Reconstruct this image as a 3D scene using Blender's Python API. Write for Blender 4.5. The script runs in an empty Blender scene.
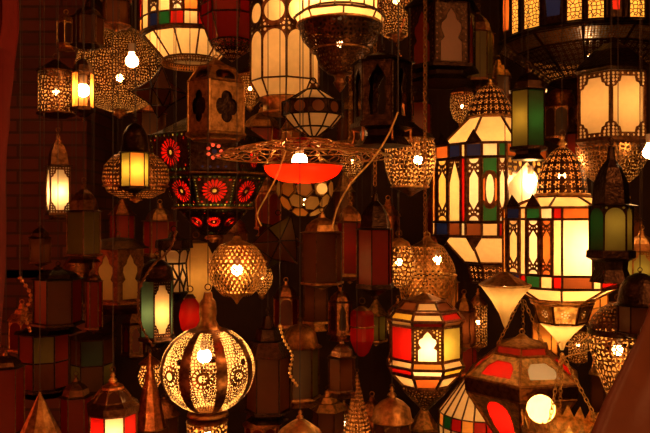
import bpy, math, random
from mathutils import Vector
from mathutils.geometry import tessellate_polygon
random.seed(7)
PI = math.pi
sc = bpy.context.scene
COL = sc.collection
F = 722.0            # focal length in photo pixels (650 wide)
CX, CY, CAMZ = 325.0, 216.5, 1.6
CEIL = 3.35

def P(px, py, d):
    return Vector(((px - CX) * d / F, d, CAMZ + (CY - py) * d / F))

# ------------------------------------------------------------------ materials
MATS = {}
def new_mat(name):
    m = bpy.data.materials.new(name); m.use_nodes = True
    nt = m.node_tree; nt.nodes.clear()
    out = nt.nodes.new('ShaderNodeOutputMaterial')
    MATS[name] = m
    return m, nt, out
def N(nt, t, **kw):
    n = nt.nodes.new(t)
    for k, v in kw.items():
        if k.startswith('_'): setattr(n, k[1:], v)
        else: n.inputs[k].default_value = v
    return n
def mth(nt, op, a, b=0.0, c=None):
    n = nt.nodes.new('ShaderNodeMath'); n.operation = op
    for i, v in enumerate((a, b, c)):
        if v is None: continue
        if hasattr(v, 'is_linked') or hasattr(v, 'links'): nt.links.new(v, n.inputs[i])
        else: n.inputs[i].default_value = v
    return n.outputs[0]
def c4(c): return (c[0], c[1], c[2], 1)

def metal_shader(nt, col, rough, metallic=1.0, scale=60, bump=.35):
    """hammered metal with tarnish that has its own shape"""
    b = N(nt, 'ShaderNodeBsdfPrincipled', Metallic=metallic)
    tc = N(nt, 'ShaderNodeTexCoord')
    no = N(nt, 'ShaderNodeTexNoise', Scale=scale, Detail=4.0)
    nt.links.new(tc.outputs['Object'], no.inputs['Vector'])
    mx = N(nt, 'ShaderNodeMix', _data_type='RGBA')
    mx.inputs[6].default_value = c4(tuple(x * .45 for x in col)); mx.inputs[7].default_value = c4(col)
    rp = N(nt, 'ShaderNodeMapRange'); rp.inputs[1].default_value = .35; rp.inputs[2].default_value = .62
    nt.links.new(no.outputs['Fac'], rp.inputs[0]); nt.links.new(rp.outputs[0], mx.inputs[0])
    nt.links.new(mx.outputs[2], b.inputs['Base Color'])
    r2 = N(nt, 'ShaderNodeMapRange'); r2.inputs[3].default_value = rough * 1.5; r2.inputs[4].default_value = rough * .8
    nt.links.new(no.outputs['Fac'], r2.inputs[0]); nt.links.new(r2.outputs[0], b.inputs['Roughness'])
    bp = N(nt, 'ShaderNodeBump', Strength=bump, Distance=.004)
    n2 = N(nt, 'ShaderNodeTexNoise', Scale=scale * 2.5, Detail=2.0)
    nt.links.new(tc.outputs['Object'], n2.inputs['Vector'])
    nt.links.new(n2.outputs['Fac'], bp.inputs['Height']); nt.links.new(bp.outputs[0], b.inputs['Normal'])
    return b
def metal(name, col, rough, **kw):
    m, nt, out = new_mat(name)
    b = metal_shader(nt, col, rough, **kw)
    nt.links.new(b.outputs[0], out.inputs[0])
metal('dark_metal', (.19, .08, .03), .3, bump=.6)
metal('black_metal', (.05, .024, .013), .3, bump=.6)
metal('brass', (.9, .52, .16), .36)
metal('old_brass', (.5, .24, .07), .38)
metal('bright_brass', (1.0, .66, .22), .46)  # brighter brass colour, standing in for lantern light on the metal
metal('copper', (.8, .3, .1), .27, bump=.6)
metal('solder', (.16, .085, .035), .4, bump=.15)

def glass(name, col, gloss=.03, trans=.8, rough=.36, swirl=.25):
    """coloured or milk lamp glass: lets light through diffusely, with a polished face"""
    m, nt, out = new_mat(name)
    tc = N(nt, 'ShaderNodeTexCoord')
    no = N(nt, 'ShaderNodeTexNoise', Scale=22.0, Detail=3.0, Distortion=1.2)
    nt.links.new(tc.outputs['Object'], no.inputs['Vector'])
    mx = N(nt, 'ShaderNodeMix', _data_type='RGBA')
    mx.inputs[6].default_value = c4(tuple(x * (1 - swirl) for x in col)); mx.inputs[7].default_value = c4(col)
    nt.links.new(no.outputs['Fac'], mx.inputs[0])
    t = N(nt, 'ShaderNodeBsdfTranslucent'); d = N(nt, 'ShaderNodeBsdfDiffuse'); g = N(nt, 'ShaderNodeBsdfGlossy', Roughness=rough); g.inputs[0].default_value = (1, .8, .55, 1)
    nt.links.new(mx.outputs[2], t.inputs[0]); nt.links.new(mx.outputs[2], d.inputs[0])
    a = N(nt, 'ShaderNodeMixShader', Fac=trans); nt.links.new(d.outputs[0], a.inputs[1]); nt.links.new(t.outputs[0], a.inputs[2])
    b = N(nt, 'ShaderNodeMixShader', Fac=gloss); nt.links.new(a.outputs[0], b.inputs[1]); nt.links.new(g.outputs[0], b.inputs[2])
    nt.links.new(b.outputs[0], out.inputs[0])
GL = dict(cream=(.93, .70, .36), white=(.98, .90, .66), amber=(.95, .42, .08), orange=(.6, .16, .03), red=(.42, .006, .004),
          blue=(.006, .011, .065), green=(.008, .085, .022), honey=(.95, .78, .36), yellow=(.7, .5, .06), olive=(.30, .26, .05), dimred=(.42, .03, .015),
          teal=(.06, .13, .09), grey=(.30, .30, .28), brown=(.22, .06, .016), pink=(.8, .12, .1), pale=(.42, .42, .10), gold=(.9, .6, .18))
for k, v in GL.items(): glass('glass_' + k, v)
glass('glass_dish', (.95, .012, .002), trans=.9)

def pierced(name, col, rough, scale, thr, inner=(.75, .4, .13), kind='vor', metallic=1.0):
    """sheet metal punched with small holes; the holes really are open; the inside is unpolished"""
    m, nt, out = new_mat(name)
    b = metal_shader(nt, col, rough, bump=.2, metallic=metallic)
    dif = N(nt, 'ShaderNodeBsdfDiffuse'); dif.inputs[0].default_value = c4(inner)
    geo = N(nt, 'ShaderNodeNewGeometry')
    s = N(nt, 'ShaderNodeMixShader'); nt.links.new(geo.outputs['Backfacing'], s.inputs[0])
    nt.links.new(b.outputs[0], s.inputs[1]); nt.links.new(dif.outputs[0], s.inputs[2])
    uv = N(nt, 'ShaderNodeUVMap'); uv.uv_map = 'UVMap'
    hole = None
    if kind in ('vor', 'ball'):
        v = N(nt, 'ShaderNodeTexVoronoi', Scale=scale, Randomness=.75); v.feature = 'DISTANCE_TO_EDGE'; v.voronoi_dimensions = '2D'
        nt.links.new(uv.outputs[0], v.inputs['Vector'])
        hole = mth(nt, 'GREATER_THAN', v.outputs['Distance'], thr)
    if kind == 'dots':
        v = N(nt, 'ShaderNodeTexVoronoi', Scale=scale, Randomness=.25); v.feature = 'F1'; v.voronoi_dimensions = '2D'
        nt.links.new(uv.outputs[0], v.inputs['Vector'])
        hole = mth(nt, 'LESS_THAN', v.outputs['Distance'], thr)
    if kind == 'flowers':   # little six-petalled flowers in a grid
        v = N(nt, 'ShaderNodeTexVoronoi', Scale=scale, Randomness=0.0); v.feature = 'F1'; v.voronoi_dimensions = '2D'
        nt.links.new(uv.outputs[0], v.inputs['Vector'])
        sp = N(nt, 'ShaderNodeVectorMath', _operation='SUBTRACT')
        mp = N(nt, 'ShaderNodeVectorMath', _operation='SCALE'); mp.inputs[3].default_value = scale
        nt.links.new(uv.outputs[0], mp.inputs[0])
        mp2 = N(nt, 'ShaderNodeVectorMath', _operation='SCALE'); mp2.inputs[3].default_value = scale
        nt.links.new(v.outputs['Position'], mp2.inputs[0])
        nt.links.new(mp.outputs[0], sp.inputs[0]); nt.links.new(mp2.outputs[0], sp.inputs[1])
        xyz = N(nt, 'ShaderNodeSeparateXYZ'); nt.links.new(sp.outputs[0], xyz.inputs[0])
        ang = mth(nt, 'ARCTAN2', xyz.outputs[1], xyz.outputs[0])
        lobe = mth(nt, 'MULTIPLY_ADD', mth(nt, 'COSINE', mth(nt, 'MULTIPLY', ang, 6.0)), .12, thr)
        h1 = mth(nt, 'LESS_THAN', v.outputs['Distance'], lobe)
        h2 = mth(nt, 'GREATER_THAN', v.outputs['Distance'], thr * .42)
        hole = mth(nt, 'MULTIPLY', h1, h2)
    if kind == 'ball':      # gores: second uv = (-1..1 across the gore, latitude in radians)
        fu = N(nt, 'ShaderNodeUVMap'); fu.uv_map = 'Gore'
        sx = N(nt, 'ShaderNodeSeparateXYZ'); nt.links.new(fu.outputs[0], sx.inputs[0])
        U, V = sx.outputs[0], sx.outputs[1]
        inside = mth(nt, 'LESS_THAN', mth(nt, 'ABSOLUTE', U), .70)
        lat = mth(nt, 'LESS_THAN', mth(nt, 'ABSOLUTE', V), 1.12)
        # medallion at the equator: radius in "gore" units
        r = mth(nt, 'SQRT', mth(nt, 'ADD', mth(nt, 'POWER', mth(nt, 'MULTIPLY', U, .39), 2.0), mth(nt, 'POWER', V, 2.0)))
        out_med = mth(nt, 'GREATER_THAN', r, .235)
        hole = mth(nt, 'MULTIPLY', mth(nt, 'MULTIPLY', hole, inside), mth(nt, 'MULTIPLY', lat, out_med))
        ang = mth(nt, 'ARCTAN2', V, mth(nt, 'MULTIPLY', U, .39))
        pet = mth(nt, 'GREATER_THAN', mth(nt, 'COSINE', mth(nt, 'MULTIPLY', ang, 14.0)), -.25)
        ring = mth(nt, 'MULTIPLY', mth(nt, 'GREATER_THAN', r, .145), mth(nt, 'LESS_THAN', r, .205))
        med = mth(nt, 'MULTIPLY', pet, ring)
        core = mth(nt, 'LESS_THAN', r, .085)
        hole = mth(nt, 'MAXIMUM', hole, mth(nt, 'MAXIMUM', med, core))
    tr = N(nt, 'ShaderNodeBsdfTransparent')
    f = N(nt, 'ShaderNodeMixShader'); nt.links.new(hole, f.inputs[0])
    nt.links.new(s.outputs[0], f.inputs[1]); nt.links.new(tr.outputs[0], f.inputs[2])
    nt.links.new(f.outputs[0], out.inputs[0])
pierced('pierced_brass', (.35, .16, .05), .34, 62, .16, inner=(.85, .55, .2))
pierced('pierced_fine', (.2, .08, .03), .36, 62, .17, inner=(.95, .65, .28))
pierced('pierced_dark', (.10, .04, .016), .36, 70, .24, inner=(.16, .07, .02))
pierced('pierced_gold', (.10, .04, .016), .36, 58, .12, inner=(.5, .3, .1))
pierced('pierced_dots', (.32, .15, .05), .34, 75, .33, kind='dots')
pierced('pierced_flowers', (.09, .04, .018), .36, 34, .32, kind='flowers')
pierced('pierced_ball', (.3, .13, .045), .3, 95, .12, kind='ball', inner=(.95, .75, .4))

def emit(name, col, s):
    m, nt, out = new_mat(name)
    e = N(nt, 'ShaderNodeEmission', Strength=s); e.inputs[0].default_value = c4(col)
    nt.links.new(e.outputs[0], out.inputs[0])
BULB = (1.0, .50, .17)
for nm, s in (('a', 14), ('b', 34), ('c', 62), ('d', 105), ('e', 190), ('hot', 330)): emit('bulb_' + nm, BULB, s)

def plain(name, col, rough=.8, **kw):
    m, nt, out = new_mat(name)
    b = N(nt, 'ShaderNodeBsdfPrincipled', Roughness=rough)
    tc = N(nt, 'ShaderNodeTexCoord'); no = N(nt, 'ShaderNodeTexNoise', Scale=kw.get('scale', 14.0), Detail=5.0)
    nt.links.new(tc.outputs['Object'], no.inputs['Vector'])
    mx = N(nt, 'ShaderNodeMix', _data_type='RGBA')
    mx.inputs[6].default_value = c4(tuple(x * .5 for x in col)); mx.inputs[7].default_value = c4(col)
    nt.links.new(no.outputs['Fac'], mx.inputs[0]); nt.links.new(mx.outputs[2], b.inputs['Base Color'])
    bp = N(nt, 'ShaderNodeBump', Strength=.4, Distance=.01); nt.links.new(no.outputs['Fac'], bp.inputs['Height'])
    nt.links.new(bp.outputs[0], b.inputs['Normal']); nt.links.new(b.outputs[0], out.inputs[0])
plain('red_cloth', (.2, .012, .006), .95)
plain('brown_leather', (.17, .045, .015), .42)
plain('wood', (.16, .06, .025), .6)
plain('plaster', (.05, .02, .012), .9)
plain('flex', (.03, .015, .01), .5)
plain('ceramic', (.5, .4, .3), .3)

def brick():
    m, nt, out = new_mat('brick')
    b = N(nt, 'ShaderNodeBsdfPrincipled', Roughness=.85)
    tc = N(nt, 'ShaderNodeTexCoord'); sp = N(nt, 'ShaderNodeSeparateXYZ'); nt.links.new(tc.outputs['Object'], sp.inputs[0])
    cb = N(nt, 'ShaderNodeCombineXYZ'); nt.links.new(mth(nt, 'ADD', sp.outputs[0], sp.outputs[1]), cb.inputs[0]); nt.links.new(sp.outputs[2], cb.inputs[1])
    br = N(nt, 'ShaderNodeTexBrick', Scale=1.0)
    br.inputs['Brick Width'].default_value = .26; br.inputs['Row Height'].default_value = .075
    br.inputs['Mortar Size'].default_value = .008
    br.inputs['Color1'].default_value = (.17, .045, .025, 1); br.inputs['Color2'].default_value = (.09, .025, .015, 1); br.inputs['Mortar'].default_value = (.07, .03, .018, 1)
    nt.links.new(cb.outputs[0], br.inputs['Vector']); nt.links.new(br.outputs['Color'], b.inputs['Base Color'])
    bp = N(nt, 'ShaderNodeBump', Strength=1.0, Distance=.015); bp.invert = True
    nt.links.new(br.outputs['Fac'], bp.inputs['Height']); nt.links.new(bp.outputs[0], b.inputs['Normal'])
    nt.links.new(b.outputs[0], out.inputs[0])
brick()

# ------------------------------------------------------------------ mesh builder
class MB:
    def __init__(s): s.v = []; s.f = []; s.m = []; s.sm = []; s.uv = []; s.uv2 = []; s.mats = []
    def mi(s, m):
        if m not in s.mats: s.mats.append(m)
        return s.mats.index(m)
    def face(s, pts, mat, smooth=False, uv=None, uv2=None):
        b = len(s.v); s.v += [tuple(p) for p in pts]; s.f.append(tuple(range(b, b + len(pts))))
        s.m.append(s.mi(mat)); s.sm.append(smooth)
        s.uv += uv if uv else [(0, 0)] * len(pts)
        s.uv2 += uv2 if uv2 else [(0, 0)] * len(pts)
    def grid(s, rows, mat, closed=True, smooth=True, uvs=None, uv2=None):
        """rows: lists of points of equal length"""
        b = len(s.v); n = len(rows[0])
        for r in rows: s.v += [tuple(p) for p in r]
        k = s.mi(mat)
        for i in range(len(rows) - 1):
            for j in range(n if closed else n - 1):
                j2 = (j + 1) % n
                s.f.append((b + i*n + j, b + i*n + j2, b + (i+1)*n + j2, b + (i+1)*n + j))
                s.m.append(k); s.sm.append(smooth)
                if uvs:
                    s.uv += [uvs(i, j), uvs(i, j + 1), uvs(i + 1, j + 1), uvs(i + 1, j)]
                else: s.uv += [(0, 0)] * 4
                if uv2: s.uv2 += uv2(i, j)
                else: s.uv2 += [(0, 0)] * 4
    def tube(s, a, b, r, mat, k=6, r2=None):
        a = Vector(a); b = Vector(b); d = b - a
        if d.length < 1e-7: return
        z = d.normalized(); x = z.orthogonal().normalized(); y = z.cross(x)
        r2 = r if r2 is None else r2
        rows = [[a + (x*math.cos(t) + y*math.sin(t))*r for t in [2*PI*i/k for i in range(k)]],
                [b + (x*math.cos(t) + y*math.sin(t))*r2 for t in [2*PI*i/k for i in range(k)]]]
        s.grid(rows, mat, smooth=k > 5)
        s.face(list(reversed(rows[0])), mat); s.face(rows[1], mat)
    def path(s, pts, r, mat, k=5, closed=False):
        pts = [Vector(p) for p in pts]; n = len(pts); rows = []; px = None
        for i in range(n):
            if closed: t = pts[(i+1) % n] - pts[i-1]
            else: t = pts[min(i+1, n-1)] - pts[max(i-1, 0)]
            t.normalize()
            x = t.orthogonal().normalized() if px is None else (px - t*px.dot(t)).normalized()
            px = x; y = t.cross(x)
            rows.append([pts[i] + (x*math.cos(2*PI*j/k) + y*math.sin(2*PI*j/k))*r for j in range(k)])
        if closed: rows.append(rows[0])
        s.grid(rows, mat)
        if not closed: s.face(list(reversed(rows[0])), mat); s.face(rows[-1], mat)
    def build(s, name, parent=None, loc=(0, 0, 0)):
        me = bpy.data.meshes.new(name); me.from_pydata(s.v, [], s.f)
        for m in s.mats: me.materials.append(MATS[m])
        me.polygons.foreach_set('material_index', s.m); me.polygons.foreach_set('use_smooth', s.sm)
        u = me.uv_layers.new(name='UVMap')
        u.data.foreach_set('uv', [c for p in s.uv for c in p])
        if any(m == 'pierced_ball' for m in s.mats):
            u = me.uv_layers.new(name='Gore'); u.data.foreach_set('uv', [c for p in s.uv2 for c in p])
        me.update()
        o = bpy.data.objects.new(name, me); COL.objects.link(o); o.location = loc
        if parent: o.parent = parent
        return o

def tag(o, label, cat='lantern', group=None):
    o['label'] = label; o['category'] = cat
    if group: o['group'] = group
    return o

def icosphere(r, c=(0, 0, 0), seg=16, rings=10):
    return [[Vector((c[0] + r*math.sin(PI*i/rings)*math.cos(2*PI*j/seg), c[1] + r*math.sin(PI*i/rings)*math.sin(2*PI*j/seg), c[2] + r*math.cos(PI*i/rings))) for j in range(seg)] for i in range(rings + 1)]

# ------------------------------------------------------------------ panel patterns
# a pattern gives (holes, bare) for a face w by h pixels; holes = [(polygon in -1..1 coords, glass colour)]
def circ(cx, cy, r, w, h, n=14, c='cream', sx=1.0, sy=1.0):
    return ([(cx + r*sx*math.cos(2*PI*i/n), cy + r*sy*math.sin(2*PI*i/n)*w/h) for i in range(n)], c)
def rect(x0, y0, x1, y1, c): return ([(x0, y0), (x1, y0), (x1, y1), (x0, y1)], c)
def pat_plain(w, h, c='cream'):
    mx, my = min(.3, 1.1/w), min(.3, 1.1/h)
    return [rect(-1+mx, -1+my, 1-mx, 1-my, c)]
def pat_hexmed(w, h, c='cream', c2=None):
    c2 = c2 or c
    H = [([(0, -.62), (.56, -.36), (.56, .36), (0, .62), (-.56, .36), (-.56, -.36)], c)]
    for s in (-1, 1):
        for x in (-1, 1):
            H.append(circ(.5*x, s*.57, .15, w, h, 8, c2)); H.append(circ(.5*x, s*.74, .15, w, h, 8, c2))
            H.append(circ(.17*x, s*.685, .11, w, h, 6, c2))
        H.append(([(.58*math.cos(PI*i/8), s*(.94 - .135*math.sin(PI*i/8))) for i in range(9)], c2))
    return H
def pat_point(w, h, c='cream'):
    H = [([(-.88, -.95), (.88, -.95), (.88, .2), (0, .93), (-.88, .2)], c)]
    for s in (-1, 1):
        for a in range(3):
            for b in range(3 - a):
                H.append(circ(s*(.82 - a*.24), .86 - b*.15, .1, w, h, 6, 'gold'))
    return H
def pat_arch(w, h, c='cream'):
    k = (.9 * w/h)
    pts = [(-.9, -.97), (.9, -.97)] + [(.9*math.cos(t), .9 - k + k*math.sin(t)) for t in [PI*i/12 for i in range(13)]]
    H = [(pts, c)]
    for s in (-1, 1): H.append(circ(s*.76, .95 - .1*w/h, .13, w, h, 8, c))
    return H
def pat_circle(w, h, c='cream'):
    H = [circ(0, 0, min(.84, .84*h/w), w, h, 24, c)]
    for x in (-1, 1):
        for y in (-1, 1):
            H.append(circ(.78*x, .84*y, .12, w, h, 8, c)); H.append(circ(.5*x, .93*y, .08, w, h, 6, c)); H.append(circ(.86*x, .62*y, .08, w, h, 6, c))
    return H
def pat_ornate(w, h, c='cream'):
    q = [(.86, .52), (.68, .555), (.62, .645), (.45, .69), (.38, .85)]
    pts = q + [(-x, y) for x, y in reversed(q)] + [(-x, -y) for x, y in q] + [(x, -y) for x, y in reversed(q)]
    H = [(pts, c)]; k = min(1, 2.1*w/h)
    for s in (-1, 1):
        for t in (-1, 1):
            for (x, y, r) in ((.85, .93, .09), (.60, .935, .09), (.85, .825, .09), (.61, .83, .09), (.85, .72, .09), (.66, .735, .07), (.85, .62, .08)):
                H.append(circ(s*x, t*y, r*k, w, h, 7, c))
        for x in (-.32, 0, .32): H.append(circ(x, s*.935, .07*k, w, h, 6, c))
    return H
def pat_keyhole(w, h, c='white', c2='gold'):
    right = [(.62, -.92), (.62, -.30), (.40, -.16), (.60, .12), (.56, .30), (.30, .44), (.24, .58), (0, .80)]
    pts = right + [(-x, y) for x, y in reversed(right[:-1])]
    H = [(pts, c)]
    for s in (-1, 1):
        for i in range(9): H.append(circ(s*.84, -.85 + i*.2, .06*min(1, h/w), w, h, 6, c2))
        for (x, y) in ((.64, .64), (.44, .76), (.64, .84), (.36, .92), (.64, .44)): H.append(circ(s*x, y, .07*min(1, h/w), w, h, 7, c2))
    for i in range(6): H.append(circ(-.62 + i*.25, -.97, .02, w, h, 5, c2))
    return H
def pat_diamond(w, h, c='cream'):
    H = [([(0, -.55), (.66, 0), (0, .55), (-.66, 0)], c)]
    for s in (-1, 1):
        for t in (-1, 1):
            H.append(([(s*.9, t*.12), (s*.9, t*.92), (s*.12, t*.92), (s*.15, t*.72)], c))
    return H
def pat_quatre(w, h, c=None):
    n = 40; pts = []
    for i in range(n):
        t = 2*PI*i/n; r = .5 + .2*abs(math.cos(2*t))**.6
        pts.append((r*math.cos(t)*.9, r*math.sin(t)*.9))
    return [(pts, c)]
def pat_oval(w, h, c='red'):
    return [([(.62*math.cos(2*PI*i/24), .84*math.sin(2*PI*i/24)) for i in range(24)], c)]
def pat_trap(w, h, c='red'):
    return [([(-.6, -.6), (.6, -.6), (.66, .1), (.4, .55), (-.4, .55), (-.66, .1)], c)]
def pat_ogee(w, h, c=None):
    r = [(.5, -.8), (.62, -.3), (.5, .1), (.62, .35), (.35, .6), (0, .85)]
    return [(r + [(-x, y) for x, y in reversed(r[:-1])], c)]
def pat_rosette(w, h, big=1.0):
    asp = w / h; kk = min(1, 1/asp); H = [circ(0, 0, .13*kk, w, h, 10, 'pale')]
    n = 18
    for i in range(n):
        t = 2*PI*i/n; ct, st = math.cos(t), math.sin(t)
        def q(r, k): return ((r*ct - k*st)*kk, (r*st + k*ct)*asp*kk)
        H.append(([q(.21, 0), q(.36, -.05), q(.66, -.085), q(.76, 0), q(.66, .085), q(.36, .05)], 'red'))
    m = 9
    for i in range(m):
        x = -.86 + 1.72*i/(m-1); cc = 'pale' if i % 2 else 'green'
        for s in (-1, 1):
            H.append(circ(x, s*.91, .075*kk, w, h, 6, cc))
            H.append(circ(s*.93, x*.80, .05*kk, w, h, 6, 'green' if i % 2 else 'pale'))
    for s in (-1, 1):
        for t in (-1, 1):
            H.append(circ(.72*s, .70*t, .08*kk, w, h, 7, 'red')); 
    return H
def pat_petals(w, h, c='red', c2='blue'):
    a = min(1, h/w)
    H = [circ(0, 0, .14*a, w, h, 8, c2)]
    for i in range(7): H.append(circ(.34*a*math.cos(2*PI*i/7), .34*a*math.sin(2*PI*i/7)*w/h, .10*a, w, h, 7, 'pink' if c == 'red' else c))
    for i in range(4): H.append(circ(-.5 + .33*i, -.8, .07*a, w, h, 6, c2))
    return H
def pat_greenoval(w, h, c='white'):
    H = [([(.5*math.cos(2*PI*i/16), .45*math.sin(2*PI*i/16) + .02) for i in range(16)], 'white')]
    H.append(([(-.8, -.95), (.8, -.95), (.8, -.45), (.5, -.56), (0, -.6), (-.5, -.56), (-.8, -.45)], 'green'))
    H.append(([(-.8, .95), (.8, .95), (.8, .45), (.5, .56), (0, .6), (-.5, .56), (-.8, .45)], 'green'))
    H.append(([(.62, -.36), (.88, -.3), (.88, .3), (.62, .36), (.62, 0)], 'orange')); H.append(([(-.62, -.36), (-.88, -.3), (-.88, .3), (-.62, .36), (-.62, 0)], 'orange'))
    return H
def pat_strips(w, h, cs=('red', 'amber')):
    k = len(cs); H = []
    for i, c in enumerate(cs): H.append(rect(-.95, -.96 + 1.92*i/k + .01, .95, -.96 + 1.92*(i+1)/k - .04, c))
    return H
PAT = dict(plain=pat_plain, hexmed=pat_hexmed, point=pat_point, arch=pat_arch, circle=pat_circle, ornate=pat_ornate, keyhole=pat_keyhole,
           diamond=pat_diamond, quatre=pat_quatre, oval=pat_oval, trap=pat_trap, ogee=pat_ogee, rosette=pat_rosette, petals=pat_petals, greenoval=pat_greenoval, strips=pat_strips)

def put_panel(B, quad, s, spec, plate_mat):
    """quad: BL, BR, TR, TL.  spec: ('pattern', args...) or ('sheet', material)"""
    bl, br, tr, tl = [Vector(q) for q in quad]
    w = ((br - bl).length + (tr - tl).length) / 2; h = ((tl - bl).length + (tr - br).length) / 2
    nrm = (br - bl + tr - tl).cross(tl - bl + tr - br)
    if nrm.length < 1e-12: return
    nrm.normalize()
    if spec[0] == 'sheet':
        B.face([bl, br, tr, tl], spec[1], uv=[(-w/2, 0), (w/2, 0), ((tr-tl).length/2, h), (-(tr-tl).length/2, h)]); return
    if spec[0] == 'open': return
    def mp(u, v, off=0.0):
        a = (u + 1) / 2; b = (v + 1) / 2
        return bl*(1-a)*(1-b) + br*a*(1-b) + tr*a*b + tl*(1-a)*b + nrm*off
    holes = PAT[spec[0]](w/s, h/s, *spec[1:])
    loops = [[(-1, -1), (1, -1), (1, 1), (-1, 1)]] + [p for p, c in holes]
    th = min(.0035, .9*s)
    flat = [(u*1.0, v*1.0) for L in loops for u, v in L]
    tris = tessellate_polygon([[Vector((u*w/2, v*h/2, 0)) for u, v in L] for L in loops])
    k = B.mi(plate_mat); b = len(B.v)
    B.v += [tuple(mp(u, v)) for u, v in flat]
    for t in tris:
        p = [flat[i] for i in t]
        ar = (p[1][0]-p[0][0])*(p[2][1]-p[0][1]) - (p[1][1]-p[0][1])*(p[2][0]-p[0][0])
        t = t if ar > 0 else (t[0], t[2], t[1])
        B.f.append(tuple(b + i for i in t)); B.m.append(k); B.sm.append(False); B.uv += [(0, 0)]*3; B.uv2 += [(0, 0)]*3
    for L, c in holes:      # the cut edges and the glass set behind them
        n = len(L); fr = [mp(u, v) for u, v in L]; bk = [mp(u, v, -th) for u, v in L]
        for i in range(n): B.face([fr[i], fr[(i+1) % n], bk[(i+1) % n], bk[i]], plate_mat)
        if c:
            ar = sum(L[i][0]*L[(i+1) % n][1] - L[(i+1) % n][0]*L[i][1] for i in range(n))
            q = [mp(u, v, -th*.8) for u, v in (L if ar > 0 else L[::-1])]
            B.face(q, 'glass_' + c)

# ------------------------------------------------------------------ lantern kit
class Lan:
    """one lantern; all sizes given in photo pixels at its own distance d and turned into metres"""
    def __init__(s, name, label, cx, yb, d, cat='lantern', group=None):
        s.cx, s.yb, s.d = cx, yb, d; s.s = d / F; s.phi = math.atan((cx - CX)/F)
        s.root = bpy.data.objects.new(name, None); COL.objects.link(s.root); s.root.empty_display_size = .05
        s.root.location = P(cx, yb, d); tag(s.root, label, cat, group)
        s.frame = MB(); s.fmat = 'dark_metal'; s.bar = .9
    def pt(s, r, th, y):
        th = th - s.phi
        return Vector((r*s.s*math.sin(th), -r*s.s*math.cos(th), (s.yb - y)*s.s))
    def build(s, mb, name): return mb.build(name, s.root)
    def angs(s, n, rot=0.0):
        """n equal faces, face 0 centre turned rot degrees to the right of the viewer"""
        return [math.radians(rot) + 2*PI*(i - .5)/n for i in range(n)]
    def xangs(s, xs, r):
        """corner angles from the photo positions of the front corners; the back repeats them"""
        a = []
        for x in xs:
            t = 0.0
            for k in range(12): t = math.asin(max(-1, min(1, (x - s.cx)*(1 - r/F*math.cos(t))/r)))
            a.append(t)
        b = [PI + t for t in a]
        return a + [t for t in b if t < a[0] + 2*PI - .05 and t > a[-1] + .05]
    def band(s, y0, r0, y1, r1, angs, specs, name='glass_panel', plate=None, bars=True, rings=True, inset=.0):
        """from top (y0, r0) to bottom (y1, r1): one panel part per face"""
        n = len(angs); plate = plate or s.fmat
        for i in range(n):
            t0, t1 = angs[i], angs[(i+1) % n]
            sp = specs[i % len(specs)] if not isinstance(specs, dict) else specs.get(i, specs['else'])
            q = [s.pt(r1, t0, y1), s.pt(r1, t1, y1), s.pt(r0, t1, y0), s.pt(r0, t0, y0)]
            if sp[0] != 'open':
                B = MB(); put_panel(B, q, s.s, sp, plate)
                if B.f: s.build(B, name)
            if bars: s.frame.tube(q[0], q[3], s.bar*s.s, s.fmat, 5)
            if rings:
                s.frame.tube(q[0], q[1], s.bar*s.s, s.fmat, 5); s.frame.tube(q[3], q[2], s.bar*s.s, s.fmat, 5)
    def lathe(s, prof, name, mat, n=28, smooth=True, angs=None, B=None, cap=True, rot=0):
        """prof: [(y, r)] from top to bottom"""
        own = B is None; B = B or MB()
        angs = angs or [2*PI*i/n + math.radians(rot) for i in range(n)]; m = len(angs)
        prof = list(reversed(prof))
        rows = [[s.pt(max(r, .01), t, y) for t in angs] for y, r in prof]
        arc = [0]
        for i in range(1, len(prof)): arc.append(arc[-1] + math.hypot(prof[i][0]-prof[i-1][0], prof[i][1]-prof[i-1][1])*s.s)
        R = max(r for y, r in prof)*s.s
        def uv(i, j): return (2*PI*R*j/m, arc[i])
        B.grid(rows, mat, smooth=smooth, uvs=uv)
        if cap:
            if prof[0][1] > .3: B.face(list(reversed(rows[0])), mat)
            if prof[-1][1] > .3: B.face(rows[-1], mat)
        if own: return s.build(B, name)
    def ring(s, y, r, mat=None, B=None, tilt=0):
        B = B or s.frame
        pts = [Vector((math.cos(t)*r*s.s, math.sin(t)*r*s.s*math.sin(tilt), (s.yb - y)*s.s + math.sin(t)*r*s.s*math.cos(tilt))) for t in [2*PI*i/16 for i in range(16)]]
        B.path(pts, .22*r*s.s, mat or s.fmat, 5, closed=True)
    def hoop(s, y, r, t, mat=None, n=28, B=None):
        (B or s.frame).path([s.pt(r, 2*PI*i/n, y) for i in range(n)], t*s.s, mat or s.fmat, 5, closed=True)
    def bulb(s, y, mat='bulb_c', r=.020, dx=0, dy=0, stem=True):
        B = MB(); c = Vector((dx*s.s, dy*s.s, (s.yb - y)*s.s))
        rows = icosphere(r, c, 12, 8); B.grid(rows, mat)
        o = s.build(B, 'bulb')
        if stem:
            S = MB(); S.tube(c + Vector((0, 0, r*.85)), c + Vector((0, 0, r*2.2)), r*.55, 'ceramic', 10)
            S.build('socket', o)
        return o
    def hang(s, y, ring=3.0, wire=True, mat=None, chain=False):
        """ring at top plus a flex up to the ceiling beam"""
        RB = MB(); s.ring(y - ring, ring, mat, RB); s.build(RB, 'hanging_ring')
        if wire:
            W = MB(); top = CEIL - s.root.location.z
            z0 = (s.yb - (y - 2*ring))*s.s
            if chain: chain_links(W, (0, 0, z0), (0, 0, top), .011, 'old_brass')
            else: W.tube((0, 0, z0 - .002), (0, 0, top), .0013, 'flex', 5)
            s.build(W, 'hanging_chain' if chain else 'hanging_wire')
    def done(s):
        if s.frame.f: s.build(s.frame, 'frame')
        return s.root

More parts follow.
